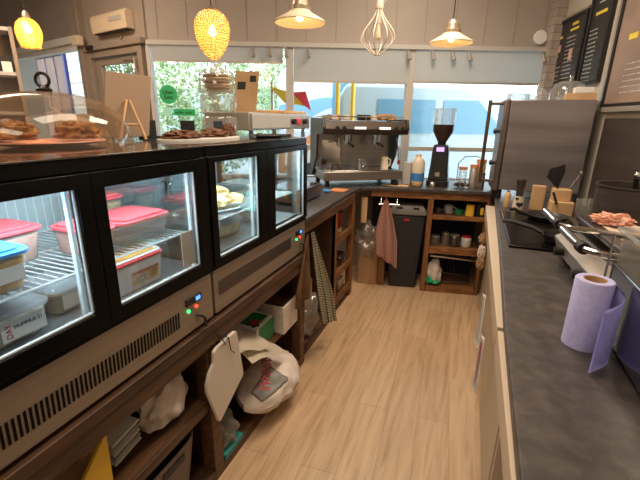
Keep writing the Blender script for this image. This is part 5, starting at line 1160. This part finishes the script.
tag(MB().blob((0.55, 1.83, 1.135), 1, (0.065, 0.038, 0.026), 0.7, 12, 4, -0.2, seed=4).build('peeled_food', 'food_pink'), 'orange pink food scrap lying on the far grill lid', 'food')
# big pot
bp = thing('stock_pot', 'large dark stock pot with ladle at the right edge', 'pot', (0.79, 2.42, ZR))
MB().rbox((0.79, 2.44, ZR), (0.33, 0.36, 0.055), 0.02).build('burner_stand', 'blackm', bp)
px, py, pz = 0.79, 2.44, ZR + 0.056
R0 = 0.163
MB().lathe([(R0 * 0.86, 0), (R0 * 0.95, 0.012), (R0 * 0.98, 0.05), (R0 * 0.98, 0.215), (R0 * 1.03, 0.225), (R0 * 1.03, 0.232), (R0 * 0.96, 0.230), (R0 * 0.94, 0.05), (R0 * 0.9, 0.01)], (px, py, pz), 48).build('pot_body', 'pot', bp)
MB().tube([(px + 0.02, py + 0.03, pz + 0.05), (px + 0.0, py - 0.02, pz + 0.22), (px - 0.01, py - 0.03, pz + 0.27)], 0.013).build('ladle_handle', 'blackm', bp)
MB().blob((px - 0.012, py - 0.03, pz + 0.285), 1, (0.012, 0.012, 0.018), 0, flat=False).build('ladle_tip', 'chrome', bp)
# polished steel box with clear bin above
bx = thing('steel_bain_marie', 'polished steel catering box at right edge behind the lilac roll', 'appliance', (0.65, 0.95, ZR))
MB().box(0.405, 0.90, 0.45, 1.27, ZR + 0.012, 1.13).build('body', 'mirror', bx, bevel=0.006)
MB().box(0.398, 0.404, 0.86, 0.905, ZR + 0.05, 1.02).build('tan_latch', 'tan_plastic', bx, bevel=0.002)
for xx, yy in ((0.44, 0.5), (0.44, 1.22), (0.86, 0.5), (0.86, 1.22)): MB().cyl((xx, yy, ZR), (xx, yy, ZR + 0.012), 0.02).build('foot', 'blackm', bx)
MB().cyl((0.398, 1.278, ZR + 0.01), (0.398, 1.278, 1.21), 0.003).build('corner_rod', 'chrome', bx)
cb2 = thing('clear_bin', 'clear plastic bin resting on the polished steel box', 'bin', (0.62, 1.0, 1.131))
bb = MB(); bb.box(0.41, 0.414, 0.55, 1.255, 1.131, 1.225); bb.box(0.876, 0.88, 0.55, 1.255, 1.131, 1.225); bb.box(0.414, 0.876, 1.251, 1.255, 1.131, 1.225); bb.box(0.414, 0.876, 0.55, 0.554, 1.131, 1.225); bb.box(0.414, 0.876, 0.554, 1.251, 1.131, 1.135)
bb.build('bin_walls', 'bin_clear', cb2)
MB().tube([(0.40, 0.54, 1.228), (0.40, 1.265, 1.228), (0.89, 1.265, 1.228), (0.89, 0.54, 1.228)], 0.006, closed=True).build('rim', 'plastic_clear', cb2)
tag(MB().blob((0.56, 1.08, 1.155), 1, (0.10, 0.12, 0.035), 0.5, 8, 4, 0, seed=3).build('bread_roll', 'pastry'), 'brown bread lying in the clear bin', 'bread')
# lilac roll
lr = thing('paper_roll', 'lilac paper towel roll standing on the right worktop', 'paper roll', (0.345, 1.15, ZR))
rx_, ry_, rr = 0.338, 1.143, 0.045
MB().lathe([(rr, 0), (rr, 0.190), (rr - 0.002, 0.193), (0.028, 0.193), (0.028, 0.0)], (rx_, ry_, ZR), 48).build('roll', 'lilac', lr)
MB().lathe([(0.0275, 0.001), (0.0275, 0.1925), (0.0255, 0.1925), (0.0255, 0.001)], (rx_, ry_, ZR), 36, cap=False).build('core', 'card', lr)
def fl(u, v):
    # loose sheet leaving the roll on its right side and curling to the front
    a0 = math.radians(-5)
    if u < 0.35:
        a = math.radians(60) - u / 0.35 * math.radians(65); r = rr + 0.002 + 0.004 * u
        x, y = rx_ + r * math.cos(a), ry_ + r * math.sin(a)
    else:
        k = (u - 0.35) / 0.65; x = rx_ + rr + 0.003 + 0.018 * math.sin(PI * k) - 0.062 * k ** 1.6; y = ry_ - 0.005 - 0.148 * k
    z = ZR + 0.003 + v * (0.187 - 0.02 * u)
    return (x, y, z)
MB().grid(fl, 30, 14, 0.001).build('loose_sheet', 'lilac', lr, angle=180)
# folded towels hanging by the units
for k, (yy, z0, z1, lb) in enumerate(((1.93, 0.42, 0.70, 'white folded towel hanging by cream unit, far one'), (1.66, 0.34, 0.62, 'white folded towel with red edge hanging by cream unit, near one'))):
    t = thing('folded_towel', lb, 'towel', (0.16, yy, z0), 'folded towels by the units')
    def tf(u, v, yy=yy, z0=z0, z1=z1):
        return (0.140 - 0.012 * math.sin(PI * u) - 0.004 * math.sin(u * 14) * (1 - v), yy + (u - 0.5) * 0.10 * (1 - 0.3 * v), z0 + (z1 - z0) * v)
    MB().grid(tf, 16, 14, 0.020).build('cloth', 'paper', t, angle=180)
    if k: MB().grid(lambda u, v: (lambda p: (p[0] - 0.003, p[1], p[2]))(tf(0.1 + 0.12 * u, 0.2 + 0.7 * v)), 4, 10, 0.002).build('red_edge', 'red', t)
